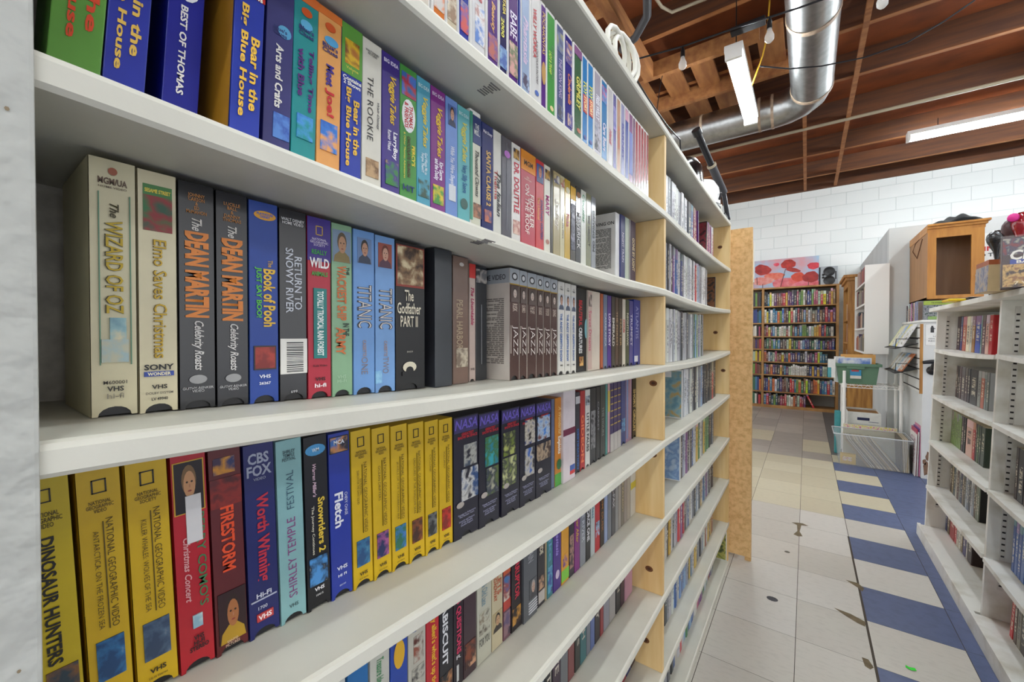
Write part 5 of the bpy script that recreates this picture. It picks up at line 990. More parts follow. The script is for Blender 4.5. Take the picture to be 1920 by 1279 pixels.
shoe(1868, 480, .165, BLK, 'black leather high heeled shoe left of the brown one', -.55, 1.1)
shoe(1895, 480, .205, BRN, 'brown leather high heeled shoe between the black and red ones', -.5, 1.0, .03)
shoe(1914, 480, .225, REDP, 'red patent high heeled shoe with a pink bow', -.5, 1.0, .06, mat('pink_bow', 'd82c8c', .5))
q = on_z(1782, 567, H + .178); yb = empty('yellow_tray', (q.x, q.y, (RM @ Vector((q.x - RX, 0, RZ[0]))).z + .003), 'flat yellow plastic handle lying on the far end of the white bookcase', 'tray', rot=(0, LEANR, .0))
part(MB().box((-.03, -.11, 0), (.035, .02, .014), mat('yellow_plastic', 'e8c414', .35), ch=.006), 'handle', yb)
part(MB().box((.036, -.13, .0), (.12, .02, .02), BLACKP, ch=.004), 'dark_block', yb)

# ------------------------------------------------------------------ display block with slatwall, sign and bracket
BX0, BY0, BY1 = .84, 5.08, 5.995
BT = on_y(1730, 600, BY0).z
BLOCKP = mat('display_block_paint', 'd8dad8', .6, var=.1, scale=4)
db = empty('display_block', (BX0, BY0, 0), 'white painted display block carrying slatwall, between the clear bin and the white bookcase', 'display stand')
BTm = Matrix.Translation((-BX0, -BY0, 0))
part(MB().box((BX0, BY0, 0), (1.75, BY1, BT - .02), BLOCKP, BTm, ch=.003), 'body', db)
part(MB().box((BX0 - .012, BY0 - .012, BT - .02), (1.76, BY1, BT), WORN, BTm, ch=.003), 'top_board', db)
mb = MB(); rr = random.Random(4)
for cx_, cz_, r_ in ((.035, .09, .06), (.05, .2, .045), (.02, .15, .03)):
    mb.poly([(BX0 + cx_ + r_ * rr.uniform(.5, 1) * math.cos(t * .5236) * .6, BY0 - .0006, cz_ + r_ * rr.uniform(.7, 1.3) * math.sin(t * .5236)) for t in range(12)], mat('bare_patch', '8a6a54', .8, var=.3, scale=40), BTm)
part(mb, 'worn_patch', db, 'bare patch where the paint has flaked off')
zs0 = on_x(1722, 733, BX0).z; zs1 = BT - .045
mb = MB().box((BX0 - .016, BY0 + .005, zs0), (BX0, BY1, zs1), mat('slatwall_white', 'e0e0dc', .45), BTm)
NS = 7
for k in range(NS):
    z = zs0 + .02 + k * (zs1 - zs0 - .05) / (NS - 1); mb.box((BX0 - .0168, BY0 + .006, z), (BX0 - .012, BY1, z + .011), SLOT, BTm)
part(mb, 'slatwall_panel', db)
part(MB().box((BX0 - .018, BY0 - .001, zs0 - .01), (BX0 + .002, BY0 + .012, zs1 + .01), OAK, BTm), 'wood_edge', db)
a = on_y(1734, 607, BY0); b = on_y(1757, 649, BY0)
sg = MB().box((0, -.002, 0), (.16, -.0005, a.z - b.z), pr('e6e6e2', .6)).build('paper_sign'); sg.location = (a.x, BY0, b.z); tag(sg, 'paper sign with a small dark figure on the white display block', 'sign')
part(MB().box((.004, -.0026, .004), (.156, -.002, a.z - b.z - .004), pr('8a8a88', .6)).box((.006, -.0029, .006), (.154, -.002, a.z - b.z - .006), pr('e9e9e5', .6)), 'border', sg)
part(MB().box((.036, -.0034, .118), (.058, -.002, .165), pr('2c2c2e')).box((.04, -.0034, .165), (.053, -.002, .178), pr('2c2c2e')).box((.056, -.0034, .15), (.066, -.002, .155), pr('2c2c2e')), 'printed_figure', sg)
for s_, z_, w_ in (('USED', .085, .05), ("CD'S - DVD'S", .065, .11), ('RECORDS', .044, .11)):
    text(sg, s_, '4c4c50', frame((.078, -.0034, z_), (1, 0, 0), (0, 0, 1)), w_, .011)
a = on_y(1730, 678, BY0 - .06); ab = empty('wall_bracket', (a.x + .03, BY0, a.z), 'black bracket with a round base on the white display block', 'bracket')
part(MB().tube([(-.03, -.075, -.008), (.02, -.07, 0), (.1, -.05, .006), (.2, -.03, .008)], [.014, .018, .018, .016], BLACKP, 12), 'arm', ab)
part(MB().tube([(.045, -.055, -.01), (.045, -.03, -.055)], [.016, .024], BLACKP, 12), 'neck', ab)
part(MB().lathe([(.001, .028), (.02, .027), (.036, .018), (.04, 0)], BLACKP, 20, T=Matrix.Translation((.042, -.0005, -.08)) @ Matrix.Rotation(math.pi / 2, 4, 'X')), 'round_base', ab)
# tilted wire racks with booklets
def rack(zb, zt, yb0, yb1, cols, tier, h):
    xo, xi = BX0 - .15, BX0 - .045
    r = empty('booklet_rack', (BX0 - .0175, (yb0 + yb1) / 2, zb), f'black wire rack holding booklets on the slatwall, {tier} one', 'rack', 'booklet racks on the slatwall')
    T = Matrix.Translation((-(BX0 - .0175), -(yb0 + yb1) / 2, -zb))
    m = MB().tube([(BX0 - .017, yb0, zb + .05), (xo - .02, yb0, zb), (xo - .02, yb1, zb), (BX0 - .017, yb1, zb + .05)], .004, BLACKP, 6, T=T)
    part(m, 'frame', r)
    part(MB().add([(xo - .018, yb0, zb - .001), (xo - .018, yb1, zb - .001), (BX0 - .02, yb1, zb + .045), (BX0 - .02, yb0, zb + .045)], [(0, 1, 2, 3)], DARKM, T).add([(xo - .018, yb0, zb - .004), (xo - .018, yb1, zb - .004), (BX0 - .02, yb1, zb + .042), (BX0 - .02, yb0, zb + .042)], [(3, 2, 1, 0)], DARKM, T), 'tray', r)
    hz = zb + .09
    part(MB().tube([(xo - .004, yb0 + .12, zb), (xo + .002, yb0 + .12, hz), (xo + .002, yb0 + .01, hz), (BX0 - .018, yb0 + .005, hz + .0)], .003, BLACKP, 6, T=T), 'retaining_wire', r)
    n = len(cols); w = (yb1 - yb0 - .02) / n
    sl = math.atan2(xi - xo, zt - zb)
    for k, c in enumerate(cols):
        y1_ = yb1 - .01 - k * w
        hk = (h if k % 3 else h * .95)
        o = MB().box((-.004, -w * .96, 0), (.004, 0, hk), pr(c)).build('booklet')
        o.location = (xo + .012, y1_, zb + .016); o.rotation_euler = (0, sl, .22)
        tag(o, f'{cname(c)} booklet, {ordn(k + 1)} from left in the {tier} slatwall rack', 'booklet', 'booklets in the slatwall racks')
        part(MB().box((-.0048, -w * .86, hk * .08), (-.0035, -w * .12, hk * .8), pic(c, 'c8c8bc', '6a6a60') if k % 2 else pic(c, c, 'd8d4c0')), 'cover_picture', o)
z0 = on_x(1690, 655, BX0 - .16).z
rack(z0, z0 + .2, 5.16, 5.78, ['c8cc90', 'd0c8a8', 'ccc8b0', '9ab0c8', '8aa0bc', 'd8cc40', 'c8ccd0', 'e0e0e0'], 'upper', .235)
z0 = on_x(1688, 703, BX0 - .16).z
rack(z0, z0 + .18, 5.16, 5.78, ['b0a898', '8a8a80', 'b8bcc0', '9a8c5c', 'a0a8a8', '6a9ac0', 'c0bcb8', 'a8643c'], 'lower', .19)
# books standing on the block
def bbook(n, y0, w, h, col, dep=.11):
    block('book', ME_BOOK, (BX0 + .012, y0 + w, BT + .001), (dep, w, h), col, f'{cname(col)} thin book, {ordn(n)} from left on top of the slatwall block', 'book', 'thin books on the slatwall block', rz=math.pi)
rr = random.Random(8); yq = 5.93; n = 0
for w, h, c in ((.03, .17, '4a2c34'), (.02, .12, '5a5a5c'), (.028, .185, 'b0b8c0'), (.026, .16, 'c08a3c'), (.03, .17, '3a2c64'), (.024, .17, 'c0b8b0'), (.03, .185, 'a8388c'), (.028, .185, '6a2c50'), (.024, .185, '2c2c40'), (.026, .18, 'c8a878'), (.022, .17, '8a6aa0'), (.03, .185, '6a7ca8'), (.026, .185, '8a8a90'), (.026, .185, '5c6aa0'), (.026, .185, '7a6a60')):
    n += 1; yq -= w + .012; bbook(n, yq, w, h, c)
o = MB().box((0, 0, 0), (.19, .016, .188), pr('2c2878'), ch=.001).build('picture_book'); o.location = (BX0 + .03, 5.945, BT + .001); tag(o, 'dark-blue picture book with cream label, standing behind the thin books', 'book')
part(MB().box((.02, -.001, .12), (.13, .001, .19), pr('d8d0a0')), 'cover_label', o)
o = MB().box((0, 0, 0), (.19, .03, .17), pr('5c5a5c'), ch=.001).build('comic_book'); a = on_y(1714, 597, 5.12); o.location = (BX0 + .006, 5.12, BT + .001); tag(o, 'comic book with a green title strip facing out on the slatwall block', 'book')
part(MB().box((.002, -.0008, .002), (.188, .001, .13), pic('4a4a54', '8a8c90', '34443c')), 'cover_picture', o)
part(MB().box((.002, -.001, .132), (.188, .001, .168), pr('98ac3c')), 'title_band', o)
part(MB().box((.12, -.0014, .105), (.15, .001, .125), pr('3ae030')), 'price_sticker', o)
part(MB().box((.03, -.0014, .004), (.16, .001, .03), pr('7c9c54')), 'title_band', o)
text(o, 'THE WONDERS OF', '2c3418', frame((.095, -.0018, .15), (1, 0, 0), (0, 0, 1)), .09, .012)
# ------------------------------------------------------------------ oak cabinet with glass door, on the block
a = on_y(1740, 430, BY0 + .12); CXL = a.x; b = on_y(1847, 412, BY0 + .12); CXR = b.x; CY0, CY1 = BY0 + .12, BY1 - .005
CZ0, CZ1 = BT + .192, a.z
cb = empty('oak_cabinet', ((CXL + CXR) / 2, (CY0 + CY1) / 2, CZ0), 'oak cabinet with a glass door on top of the white display block', 'cabinet')
T = Matrix.Translation((-(CXL + CXR) / 2, -(CY0 + CY1) / 2, -CZ0))
OAKS = mat('cabinet_side', 'a87c50', .5, var=.2, scale=3, stretch=(6, 6, .6), col2='946a40')
OAKD = mat('cabinet_orange_oak', 'c28638', .4, var=.25, scale=3, stretch=(8, 8, .7), col2='a86c26')
part(MB().box((CXL, CY0 + .02, CZ0), (CXL + .015, CY1, CZ1), OAKS, T), 'side_panel', cb)
part(MB().box((CXR - .015, CY0 + .02, CZ0), (CXR, CY1, CZ1), OAKS, T), 'side_panel', cb)
part(MB().box((CXL, CY1 - .012, CZ0), (CXR, CY1, CZ1), OAKS, T), 'back_panel', cb)
part(MB().box((CXL + .016, CY0 + .3, CZ0), (CXR - .016, CY0 + .31, CZ1 - .02), OAKS, T), 'inner_board', cb)
part(MB().box((CXL, CY0 + .02, CZ0), (CXR, CY1, CZ0 + .015), OAKS, T), 'bottom_board', cb)
part(MB().box((CXL + .1, CY0 + .06, BT + .0005), (CXR - .02, CY1 - .08, CZ0), OAKS, T), 'plinth', cb)
cr = MB()
for z0_, z1_, o_ in ((CZ1 - .03, CZ1, .008), (CZ1, CZ1 + .022, .02), (CZ1 + .022, CZ1 + .04, .035)):
    cr.box((CXL - .004, CY0 + .02 - o_, z0_), (CXR + o_, CY1, z1_), OAKD, T, ch=.002)
part(cr, 'crown', cb)
mbf = MB(); fw = .05
xi0, xi1, zi0, zi1 = CXL + .055, on_y(1821, 500, CY0).x, CZ0 + .03, CZ1 - .085
mbf.box((CXL, CY0, CZ0), (xi0, CY0 + .02, CZ1 - .03), OAKD, T).box((xi1, CY0, CZ0), (CXR, CY0 + .02, CZ1 - .03), OAKD, T).box((xi0, CY0, CZ0), (xi1, CY0 + .02, zi0), OAKD, T).box((xi0, CY0, zi1), (xi1, CY0 + .02, CZ1 - .03), OAKD, T)
dr = part(mbf, 'door', cb)
part(MB().box((xi0 - .002, CY0 + .008, zi0 - .002), (xi1 + .002, CY0 + .011, zi1 + .002), GLASS, T), 'glass_pane', dr)
kz = on_y(1825, 517, CY0).z
part(MB().tube([(xi1 + .03, CY0 - .025, kz), (xi1 + .03, CY0, kz)], [.012, .006], GALV, 10, T=T), 'knob', dr, 'small chrome knob')
part(MB().box((CXL - .0004, CY0 + .3, CZ1 - .14), (CXL + .001, CY0 + .31, CZ1 - .12), KNOT, T), 'nail_hole', cb)
wire = [(CXL - .004, CY0 + .2, CZ1 - .05), (CXL - .004, CY0 + .42, CZ1 - .2), (CXL - .004, CY0 + .62, CZ1 - .1), (CXL - .004, CY0 + .5, CZ1 - .04), (CXL - .004, CY0 + .35, CZ1 - .03)]
part(MB().tube(wire, .003, KNOT, 5, T=T), 'hanging_wire', cb)
# black plastic sheet slumped on its top
bm = MB(); nx, ny = 22, 12; rr = random.Random(6); vs = []
for i in range(nx + 1):
    for j in range(ny + 1):
        u, v = i / nx, j / ny; e = (math.sin(math.pi * u) ** .6) * (math.sin(math.pi * v) ** .6)
        vs.append((CXL + .02 + u * (CXR - CXL), CY0 + .03 + v * .45, CZ1 + .0405 + e * (.06 + .05 * u + .018 * math.sin(9 * u + 5 * v) + .012 * math.sin(17 * u - 11 * v))))
fs = [(i * (ny + 1) + j, (i + 1) * (ny + 1) + j, (i + 1) * (ny + 1) + j + 1, i * (ny + 1) + j + 1) for i in range(nx) for j in range(ny)]
o = bm.add(vs, fs, mat('black_film', '0a0a0b', .75, spec=.1), None, True).build('plastic_sheet'); tag(o, 'crumpled black plastic sheet on top of the oak cabinet', 'plastic sheet')
# sign on the partition behind the shoes
a = on_y(1838, 440, YP - .003); b = on_y(1890, 488, YP - .003)
sg = MB().box((0, -.003, 0), (.62, 0, .36), pr('e4e6e4', .5)).build('wall_sign'); sg.location = (a.x - .06, YP - .0005, b.z - .08); tag(sg, 'white wall sign with red and black lettering behind the oak cabinet', 'sign')
p1, p2 = on_y(1855, 466, YP), on_y(1853, 478, YP)
text(sg, 'IN', 'b8202c', frame((p1.x - sg.location.x, -.0036, p1.z - sg.location.z), (1, 0, 0), (0, 0, 1)), .075, .045, bold=.03)
text(sg, 'D TO', '2c2c30', frame((p2.x - sg.location.x + .01, -.0036, p2.z - sg.location.z), (1, 0, 0), (0, 0, 1)), .13, .036, bold=.03)

STUFF = MB()
def stuff_book(x, y, z, dx, dy, h, c): STUFF.box((x, y, z), (x + dx, y + dy, z + h), pr(c))
# ------------------------------------------------------------------ white wall unit and oak bookcase by the return wall
a = on_y(1622, 497, 5.93); b = on_y(1666, 497, 5.93); zb = on_y(1640, 664, 5.93).z
WX0, WX1 = a.x, .7195
wu = empty('white_wall_unit', (WX1, 6.5, zb), 'white wall unit of books, its bare end panel towards the aisle', 'bookcase')
T = Matrix.Translation((-WX1, -6.5, -zb)); WZ1 = a.z
part(MB().box((WX0, 5.93, zb), (WX1, 5.95, WZ1), WHITEP, T), 'end_panel', wu)
part(MB().box((WX0, 7.05, zb), (WX1, 7.07, WZ1), WHITEP, T), 'end_panel', wu)
part(MB().box((WX1 - .006, 5.95, zb), (WX1, 7.05, WZ1), WHITEP, T), 'back_panel', wu)
WUS = []
for k in range(4):
    z = [on_x(1612, py, WX0).z for py in (660, 622, 583, 540)][k] if False else zb + [0, .27, .54, .78][k]
    WUS.append(z + .02); part(MB().box((WX0, 5.95, z), (WX1 - .006, 7.05, z + .02), WHITEP, T), 'shelf', wu)
rr = random.Random(21); WC = ['8a7a60', 'a04a3c', '3c4a5c', 'c8b090', '5a3434', 'b8b0a0', '2c3c34', '8a2c34', 'c87a44', '6a6a70', '4a3c60', 'd0c8b8']
for k in range(4):
    y = 5.965; n = 0
    while y < 6.95:
        w = rr.uniform(.03, .055); n += 1; c = rr.choice(WC)
        stuff_book(WX0 + .012, y, WUS[k] + .001, .13, w - .002, rr.uniform(.15, .2), c)
        y += w
a = on_y(1590, 524, 7.2); OX0, OX1 = a.x, .7195; OZ1 = a.z
ob = empty('oak_bookcase', ((OX0 + OX1) / 2, 7.6, 0), 'tall oak bookcase with a crown, side on, beyond the white wall unit', 'bookcase')
T = Matrix.Translation((-(OX0 + OX1) / 2, -7.6, 0))
part(MB().box((OX0, 7.2, 0), (OX1, 7.225, OZ1), OAK, T), 'side_panel', ob); part(MB().box((OX0, 8.0, 0), (OX1, 8.025, OZ1), OAK, T), 'side_panel', ob)
part(MB().box((OX1 - .01, 7.225, 0), (OX1, 8.0, OZ1), OAK, T), 'back_panel', ob)
part(MB().box((OX0 - .05, 7.15, OZ1 + .02), (OX1, 8.07, OZ1 + .06), OAK, T, ch=.01).box((OX0 - .025, 7.175, OZ1 - .02), (OX1, 8.05, OZ1 + .02), OAK, T, ch=.004), 'crown', ob)
part(MB().box((OX0, 7.225, OZ1 - .1), (OX0 + .018, 8.0, OZ1 - .02), OAK, T), 'top_rail', ob)
OS = [.08, .45, .82, 1.18, 1.5]
for z in OS: part(MB().box((OX0 + .006, 7.225, z - .02), (OX1 - .01, 8.0, z), OAK, T), 'shelf', ob)
for k, z in enumerate(OS):
    y = 7.24; n = 0
    while y < 7.85:
        w = rr.uniform(.035, .06); n += 1; c = rr.choice(WC)
        stuff_book(OX0 + .03, y, z + .001, .15, w - .002, rr.uniform(.2, .27), c)
        y += w

# ------------------------------------------------------------------ far wall bookcase, poppy picture, speaker
FY = 8.56
fx0, fx1 = on_y(1430, 650, FY).x, on_y(1570, 650, FY).x
fxl = fx0 - .9
fz = [on_y(1500, py, FY).z for py in (572, 604.5, 630.5, 655, 679.5, 704.5, 737)]
fzt = on_y(1500, 539, FY).z; fzb = .05
fb = empty('wall_bookcase', (fx0, FY, 0), 'wooden bookcase full of books against the far block wall, under the poppy picture', 'bookcase')
T = Matrix.Translation((-fx0, -FY, 0))
BKD = YW - .004
for x in (fxl, fx0, fx1): part(MB().box((x - .018, FY, 0), (x + .018, BKD, fzt), OAKSHELF, T), 'upright', fb)
part(MB().box((fxl, FY - .005, fzt), (fx1 + .02, BKD, fzt + .025), OAKSHELF, T), 'top_board', fb)
part(MB().box((fxl, BKD - .006, 0), (fx1, BKD, fzt), mat('bookcase_back', '8a8880', .7), T), 'back_panel', fb)
for z in fz: part(MB().box((fxl, FY + .003, z - .02), (fx1, BKD - .006, z), OAKSHELF, T), 'shelf', fb)
part(MB().box((fxl, FY + .003, 0), (fx1, BKD - .006, fzb), OAKSHELF, T), 'base_board', fb)
FC = ['b03038', '2c3c78', 'c8c0b0', '1c1c22', '8a2c34', '3a6a4c', 'c8a040', '6a3c34', '4a7ca0', 'd8d4c8', '5a2c5c', 'c86a34', '2c4c5c', '8a8478', '44282c', 'a8b8a0', '34343c', '7a5a3c', 'c8c8d0', '9a3c5c', '3c2c64', 'd0b828', '6a8c3c', '2c6c8c']
rr = random.Random(31); FL = fz + [fzb]
NAMEF = ['topmost', 'second', 'third', 'fourth', 'fifth', 'sixth', 'seventh', 'lowest']
special = {(0, 4): 'c8cc30', (0, 28): 'd8c81c', (1, 9): '2c62b0', (1, 12): '9ac848', (6, 20): 'b4d020', (6, 13): 'c02028', (6, 25): 'd8a02c', (4, 24): 'b8c028', (3, 17): 'c8c8d0'}
for k, z in enumerate(FL):
    top = (fzt if k == 0 else fz[k - 1] - .02)
    x = fx0 + .02; n = 0; xe_ = fx1 - .02 if k < 7 else fx0 + .62 * (fx1 - fx0)
    if k in (4, 5): xe_ = fx1 - .12
    while x < xe_ - .02:
        w = rr.uniform(.0255, .039); n += 1; c = special.get((k, n), rr.choice(FC))
        if k == 5 and 13 <= n <= 19: c = 'cfcdc4'
        if x + w > xe_: break
        h = min(rr.uniform(.7, .92) * (top - z), .26) if (top - z) < .32 else rr.uniform(.22, .27)
        block('book', ME_BOOK, (x, FY + rr.uniform(.015, .03), z + .001), (.15, w - .0015, h), c, f'{cname(c)} book, {ordn(n)} from left on {NAMEF[k]} shelf of the far wooden bookcase', 'book', f'books on the {NAMEF[k]} shelf of the far bookcase', rz=-math.pi / 2)
        x += w
    if k == 7:
        lean = math.radians(-24)
        o = block('book', ME_BOOK, (x + .018, FY + .02, z + .001), (.15, .026, .24), 'c02430', 'red book leaning at the end of lowest shelf, far wooden bookcase', 'book', None, rz=-math.pi / 2)
        o.matrix_world = Matrix.Translation((x + .125, FY + .02, z + .0015)) @ Matrix.Rotation(lean, 4, 'Y') @ Matrix.Translation((-.026, 0, 0)) @ Matrix.Rotation(-math.pi / 2, 4, 'Z') @ Matrix.Diagonal((.15, .026, .24, 1))
    x = fx0 - .15; n = 0
    while x < fx0 - .045:
        w = rr.uniform(.024, .036); n += 1; c = rr.choice(FC)
        stuff_book(x, FY + .02, z + .001, w - .0015, .15, min(rr.uniform(.7, .9) * (top - z), .25), c)
        x += w
o = STUFF.build('books'); tag(o, 'small far books in the oak bookcase, white wall unit and left edge of the far bookcase', 'books'); o['kind'] = 'stuff'
# poppy picture standing on the bookcase
PY = 8.72
a = on_y(1536, 479, PY); px0_ = on_y(1395, 495, PY).x; pw, ph = a.x - px0_, a.z - fzt - .026
pp = empty('poppy_picture', (px0_, PY, fzt + .0255), 'canvas print of red poppies standing on the far bookcase', 'picture')
SKYP = mat('printed_sky', 'a4c0d8', .6, var=.3, scale=3, col2='d09aa0', thresh=(.34, .6))
part(MB().box((0, 0, 0), (pw, .03, ph), SKYP), 'canvas', pp)
def flower(cx_, cz_, rx, rz_, c1, c2, seed, lay, tilt=0., cup=True):
    rr = random.Random(seed); m = MB(); pts = []
    for t in range(24):
        an = t / 24 * 2 * math.pi; r = 1 + .06 * math.sin(3 * an + seed) + .04 * math.sin(7 * an)
        x, z = rx * r * math.cos(an), rz_ * r * math.sin(an) * (1 if math.sin(an) > 0 else 1.1)
        pts.append((min(max(cx_ + x * math.cos(tilt) - z * math.sin(tilt), .002), pw - .002), -lay, min(max(cz_ + x * math.sin(tilt) + z * math.cos(tilt), .002), ph - .002)))
    m.poly(pts, mat('poppy_' + c1 + c2, c1, .6, var=.4, scale=14, col2=c2, thresh=(.35, .65)))
    part(m, 'printed_flower', pp)
def P(px, py): q = on_y(px, py, PY); return q.x - px0_, q.z - (fzt + .0255)
for i, (px, py, rx, rz_, c1, c2) in enumerate(((1452, 518, .11, .045, 'd8604c', 'e08a74'), (1430, 527, .12, .05, 'd87a70', 'e0a49a'), (1475, 530, .16, .06, 'd0606c', 'e08a8c'), (1500, 525, .12, .05, 'd85a60', 'e07a74'), (1515, 532, .14, .05, 'd8687c', 'e09098'),
                                              (1496, 519, .085, .07, 'd4543c', 'c04434'), (1456, 496, .04, .026, 'd0384c', 'e06070'), (1526, 498, .085, .05, 'd4404c', 'b83440'), (1530, 533, .1, .04, 'c04450', 'd87880'))):
    x, z = P(px, py); q = 1.4 if i < 5 else 1.1; flower(x, z, rx * q, rz_ * q, c1, c2, i, .001 + .0002 * i)
for i, (px, py, rx, rz_, c1, c2) in enumerate(((1430, 506, .13, .09, 'b43830', '8c2424'), (1487, 506, .11, .035, 'b03a34', '942c28'), (1478, 495, .11, .075, 'bc3830', '8c2820'), (1520, 519, .115, .09, 'a83430', '8a2828'))):
    x, z = P(px, py); flower(x, z, rx, rz_, c1, c2, 20 + i, .004 + .0002 * i, (-.25, -.3, .05, .05)[i])
for (a_, b_) in (((1419, 520), (1420, 534)), ((1473, 504), (1463, 540)), ((1516, 529), (1515, 538)), ((1430, 533), (1430, 541))):
    x0_, z0_ = P(*a_); x1_, z1_ = P(*b_); part(MB().tube([(x0_, -.0045, z0_), (x1_, -.0045, max(z1_, .004))], .004, pr('4a3034'), 5), 'printed_stem', pp)
# speaker
a = on_y(1538.5, 500.5, 8.7); b = on_y(1571, 534, 8.7); sw, sh = b.x - a.x, a.z - fzt - .026
sk = empty('speaker', (a.x, 8.7, fzt + .0255), 'silver loudspeaker with two dark cones on the far bookcase', 'speaker')
SIL = mat('silver_plastic', '9a9ea2', .35, metal=.3)
part(MB().box((0, 0, 0), (sw, .16, sh), SIL, ch=.008), 'cabinet', sk)
part(MB().box((-.02, .01, .0), (-.001, .15, sh * .98), DARKM), 'side_panel', sk)
for zc in (.25, .72):
    part(MB().lathe([(sh * .245, 0), (sh * .25, .012), (sh * .22, .014), (sh * .2, .006), (sh * .07, -.0), (.001, .006)], mat('cone_black', '1c1c1e', .5), 24, T=Matrix.Translation((sw * .5, -.001, sh * zc)) @ Matrix.Rotation(math.pi / 2, 4, 'X')), 'cone', sk)
for zc in (.42, .56): part(MB().lathe([(.018, 0), (.018, .008), (.001, .008)], BLACKP, 12, T=Matrix.Translation((sw * .16, -.001, sh * zc)) @ Matrix.Rotation(math.pi / 2, 4, 'X')), 'tweeter', sk)
part(MB().box((sw * .84, -.004, sh * .3), (sw * .92, .001, sh * .72), BLACKP, ch=.002), 'port', sk)

# ------------------------------------------------------------------ wire rack with green bin, archive box; clear bin of records
RYF, RYB = 5.6, 5.9
rx0, rx1 = on_y(1583, 722, RYF).x, on_y(1690, 728, RYF).x; rz = on_y(1640, 724, RYF).z
wr = empty('wire_rack', ((rx0 + rx1) / 2, (RYF + RYB) / 2, 0), 'white wire rack with one shelf carrying the green bin', 'rack')
T = Matrix.Translation((-(rx0 + rx1) / 2, -(RYF + RYB) / 2, 0))
for x in (rx0, rx1):
    for y in (RYF, RYB):
        zt_ = on_y(1583, 695, RYF).z
        p_ = part(MB().tube([(x, y, 0), (x, y, zt_)], .0145, WHITEP, 10, T=T), 'post', wr)
        part(MB().tube([(x, y, rz - .03), (x, y, rz + .015)], .022, WHITEP, 10, T=T), 'collar', wr)
sm_ = MB()
for y in (RYF, RYB):
    for z in (rz, rz - .028): sm_.tube([(rx0, y, z), (rx1, y, z)], .004, WHITEP, 6, T=T)
    nz = 14
    sm_.tube([(rx0 + (rx1 - rx0) * k / nz, y, rz - .028 * (k % 2)) for k in range(nz + 1)], .0025, WHITEP, 5, T=T)
for x in (rx0, rx1):
    for z in (rz, rz - .028): sm_.tube([(x, RYF, z), (x, RYB, z)], .004, WHITEP, 6, T=T)
for k in range(1, 16): x = rx0 + (rx1 - rx0) * k / 16; sm_.tube([(x, RYF, rz), (x, RYB, rz)], .0022, WHITEP, 5, T=T)
part(sm_, 'wire_shelf', wr)
GRN = mat('green_tote_plastic', '5a7c62', .45)
def tub(m, w, d, h, taper, wall, rim, T=None):
    """open tapered bin as one closed skin"""
    mb = MB(); o = lambda k, z: [(-w / 2 + k, -d / 2 + k, z), (w / 2 - k, -d / 2 + k, z), (w / 2 - k, d / 2 - k, z), (-w / 2 + k, d / 2 - k, z)]
    L = [o(taper, 0), o(taper * .35, h * .8), o(taper * .3, h - .03), o(-rim, h - .028), o(-rim, h), o(taper * .3 + wall, h), o(taper * .35 + wall, h * .8), o(taper + wall, wall)]
    vs = [p for l in L for p in l]; fs = [(3, 2, 1, 0)]
    for a in range(len(L) - 1):
        for k in range(4): fs.append((a * 4 + k, a * 4 + (k + 1) % 4, (a + 1) * 4 + (k + 1) % 4, (a + 1) * 4 + k))
    e = (len(L) - 1) * 4; fs.append((e, e + 1, e + 2, e + 3))
    return mb.add(vs, fs, m, T)
a, b = on_y(1567, 681, RYF + .02), on_y(1651, 722, RYF + .02)
gw = b.x - a.x; gh = a.z - rz - .006; gd = .26
gb = empty('green_tote', ((a.x + b.x) / 2, RYF + .155, rz + .005), 'green plastic tote full of papers on the white wire rack', 'bin')
part(tub(GRN, gw, gd, gh, .03, .004, .012), 'tub', gb)
part(MB().box((-.09, -gd / 2 - .006, gh - .055), (.06, -gd / 2 + .02, gh - .028), GRN, ch=.004), 'handle', gb)
lb = part(MB().box((-.06, -gd / 2 + .002, gh * .28), (.03, -gd / 2 + .012, gh * .7), pr('2c8cb8')), 'label', gb, 'blue and white product label')
part(MB().box((-.06, -gd / 2 + .0005, gh * .28), (.03, -gd / 2 + .004, gh * .42), pr('d8d4c8')).box((-.05, -gd / 2 + .0005, gh * .62), (.01, -gd / 2 + .004, gh * .7), pr('b03438')), 'label_strip', lb)
for nm, x0_, x1_, y_, h_, c, lbl in (('folder', -.13, .16, .05, gh + .1, 'e0a85c', 'orange folder standing at the back of the green tote'), ('poster_print', -.17, .12, -.045, gh + .068, 'd4dce4', 'print of a blue cloudy sky standing in the green tote'), ('paper_stack', -.19, -.1, .0, gh + .075, 'ecece6', 'white papers standing at the left in the green tote')):
    o = MB().box((x0_, 0, 0), (x1_, .012, h_ - .012), pr(c)).build(nm); o.location = (gb.location.x, gb.location.y + y_, gb.location.z + .0055); tag(o, lbl, 'paper')
    if nm == 'poster_print': part(MB().box((x0_ + .012, -.001, gh * .5), (x1_ - .012, .001, h_ - .022), mat('printed_clouds', '6a8cd0', .5, var=.5, scale=12, col2='e8ecf0', thresh=(.4, .6))), 'printed_sky', o)
a = on_y(1553, 672, 5.55); hb = empty('shopping_bag', (a.x + .035, 5.64, a.z - .21), 'white and teal paper bag hanging at the left end of the green tote', 'bag')
part(MB().box((-.035, -.03, 0), (.03, .03, .2), pr('dcdeda', .6), ch=.004), 'bag_body', hb); part(MB().box((-.036, -.031, .0), (-.005, .031, .11), pr('4a98a0', .6), ch=.003), 'printed_band', hb)
part(MB().tube([(.02, 0, .195), (.04, 0, .235), (.052, .0, .215), (.052, 0, .19)], .004, WHITEP, 6), 'handle', hb)
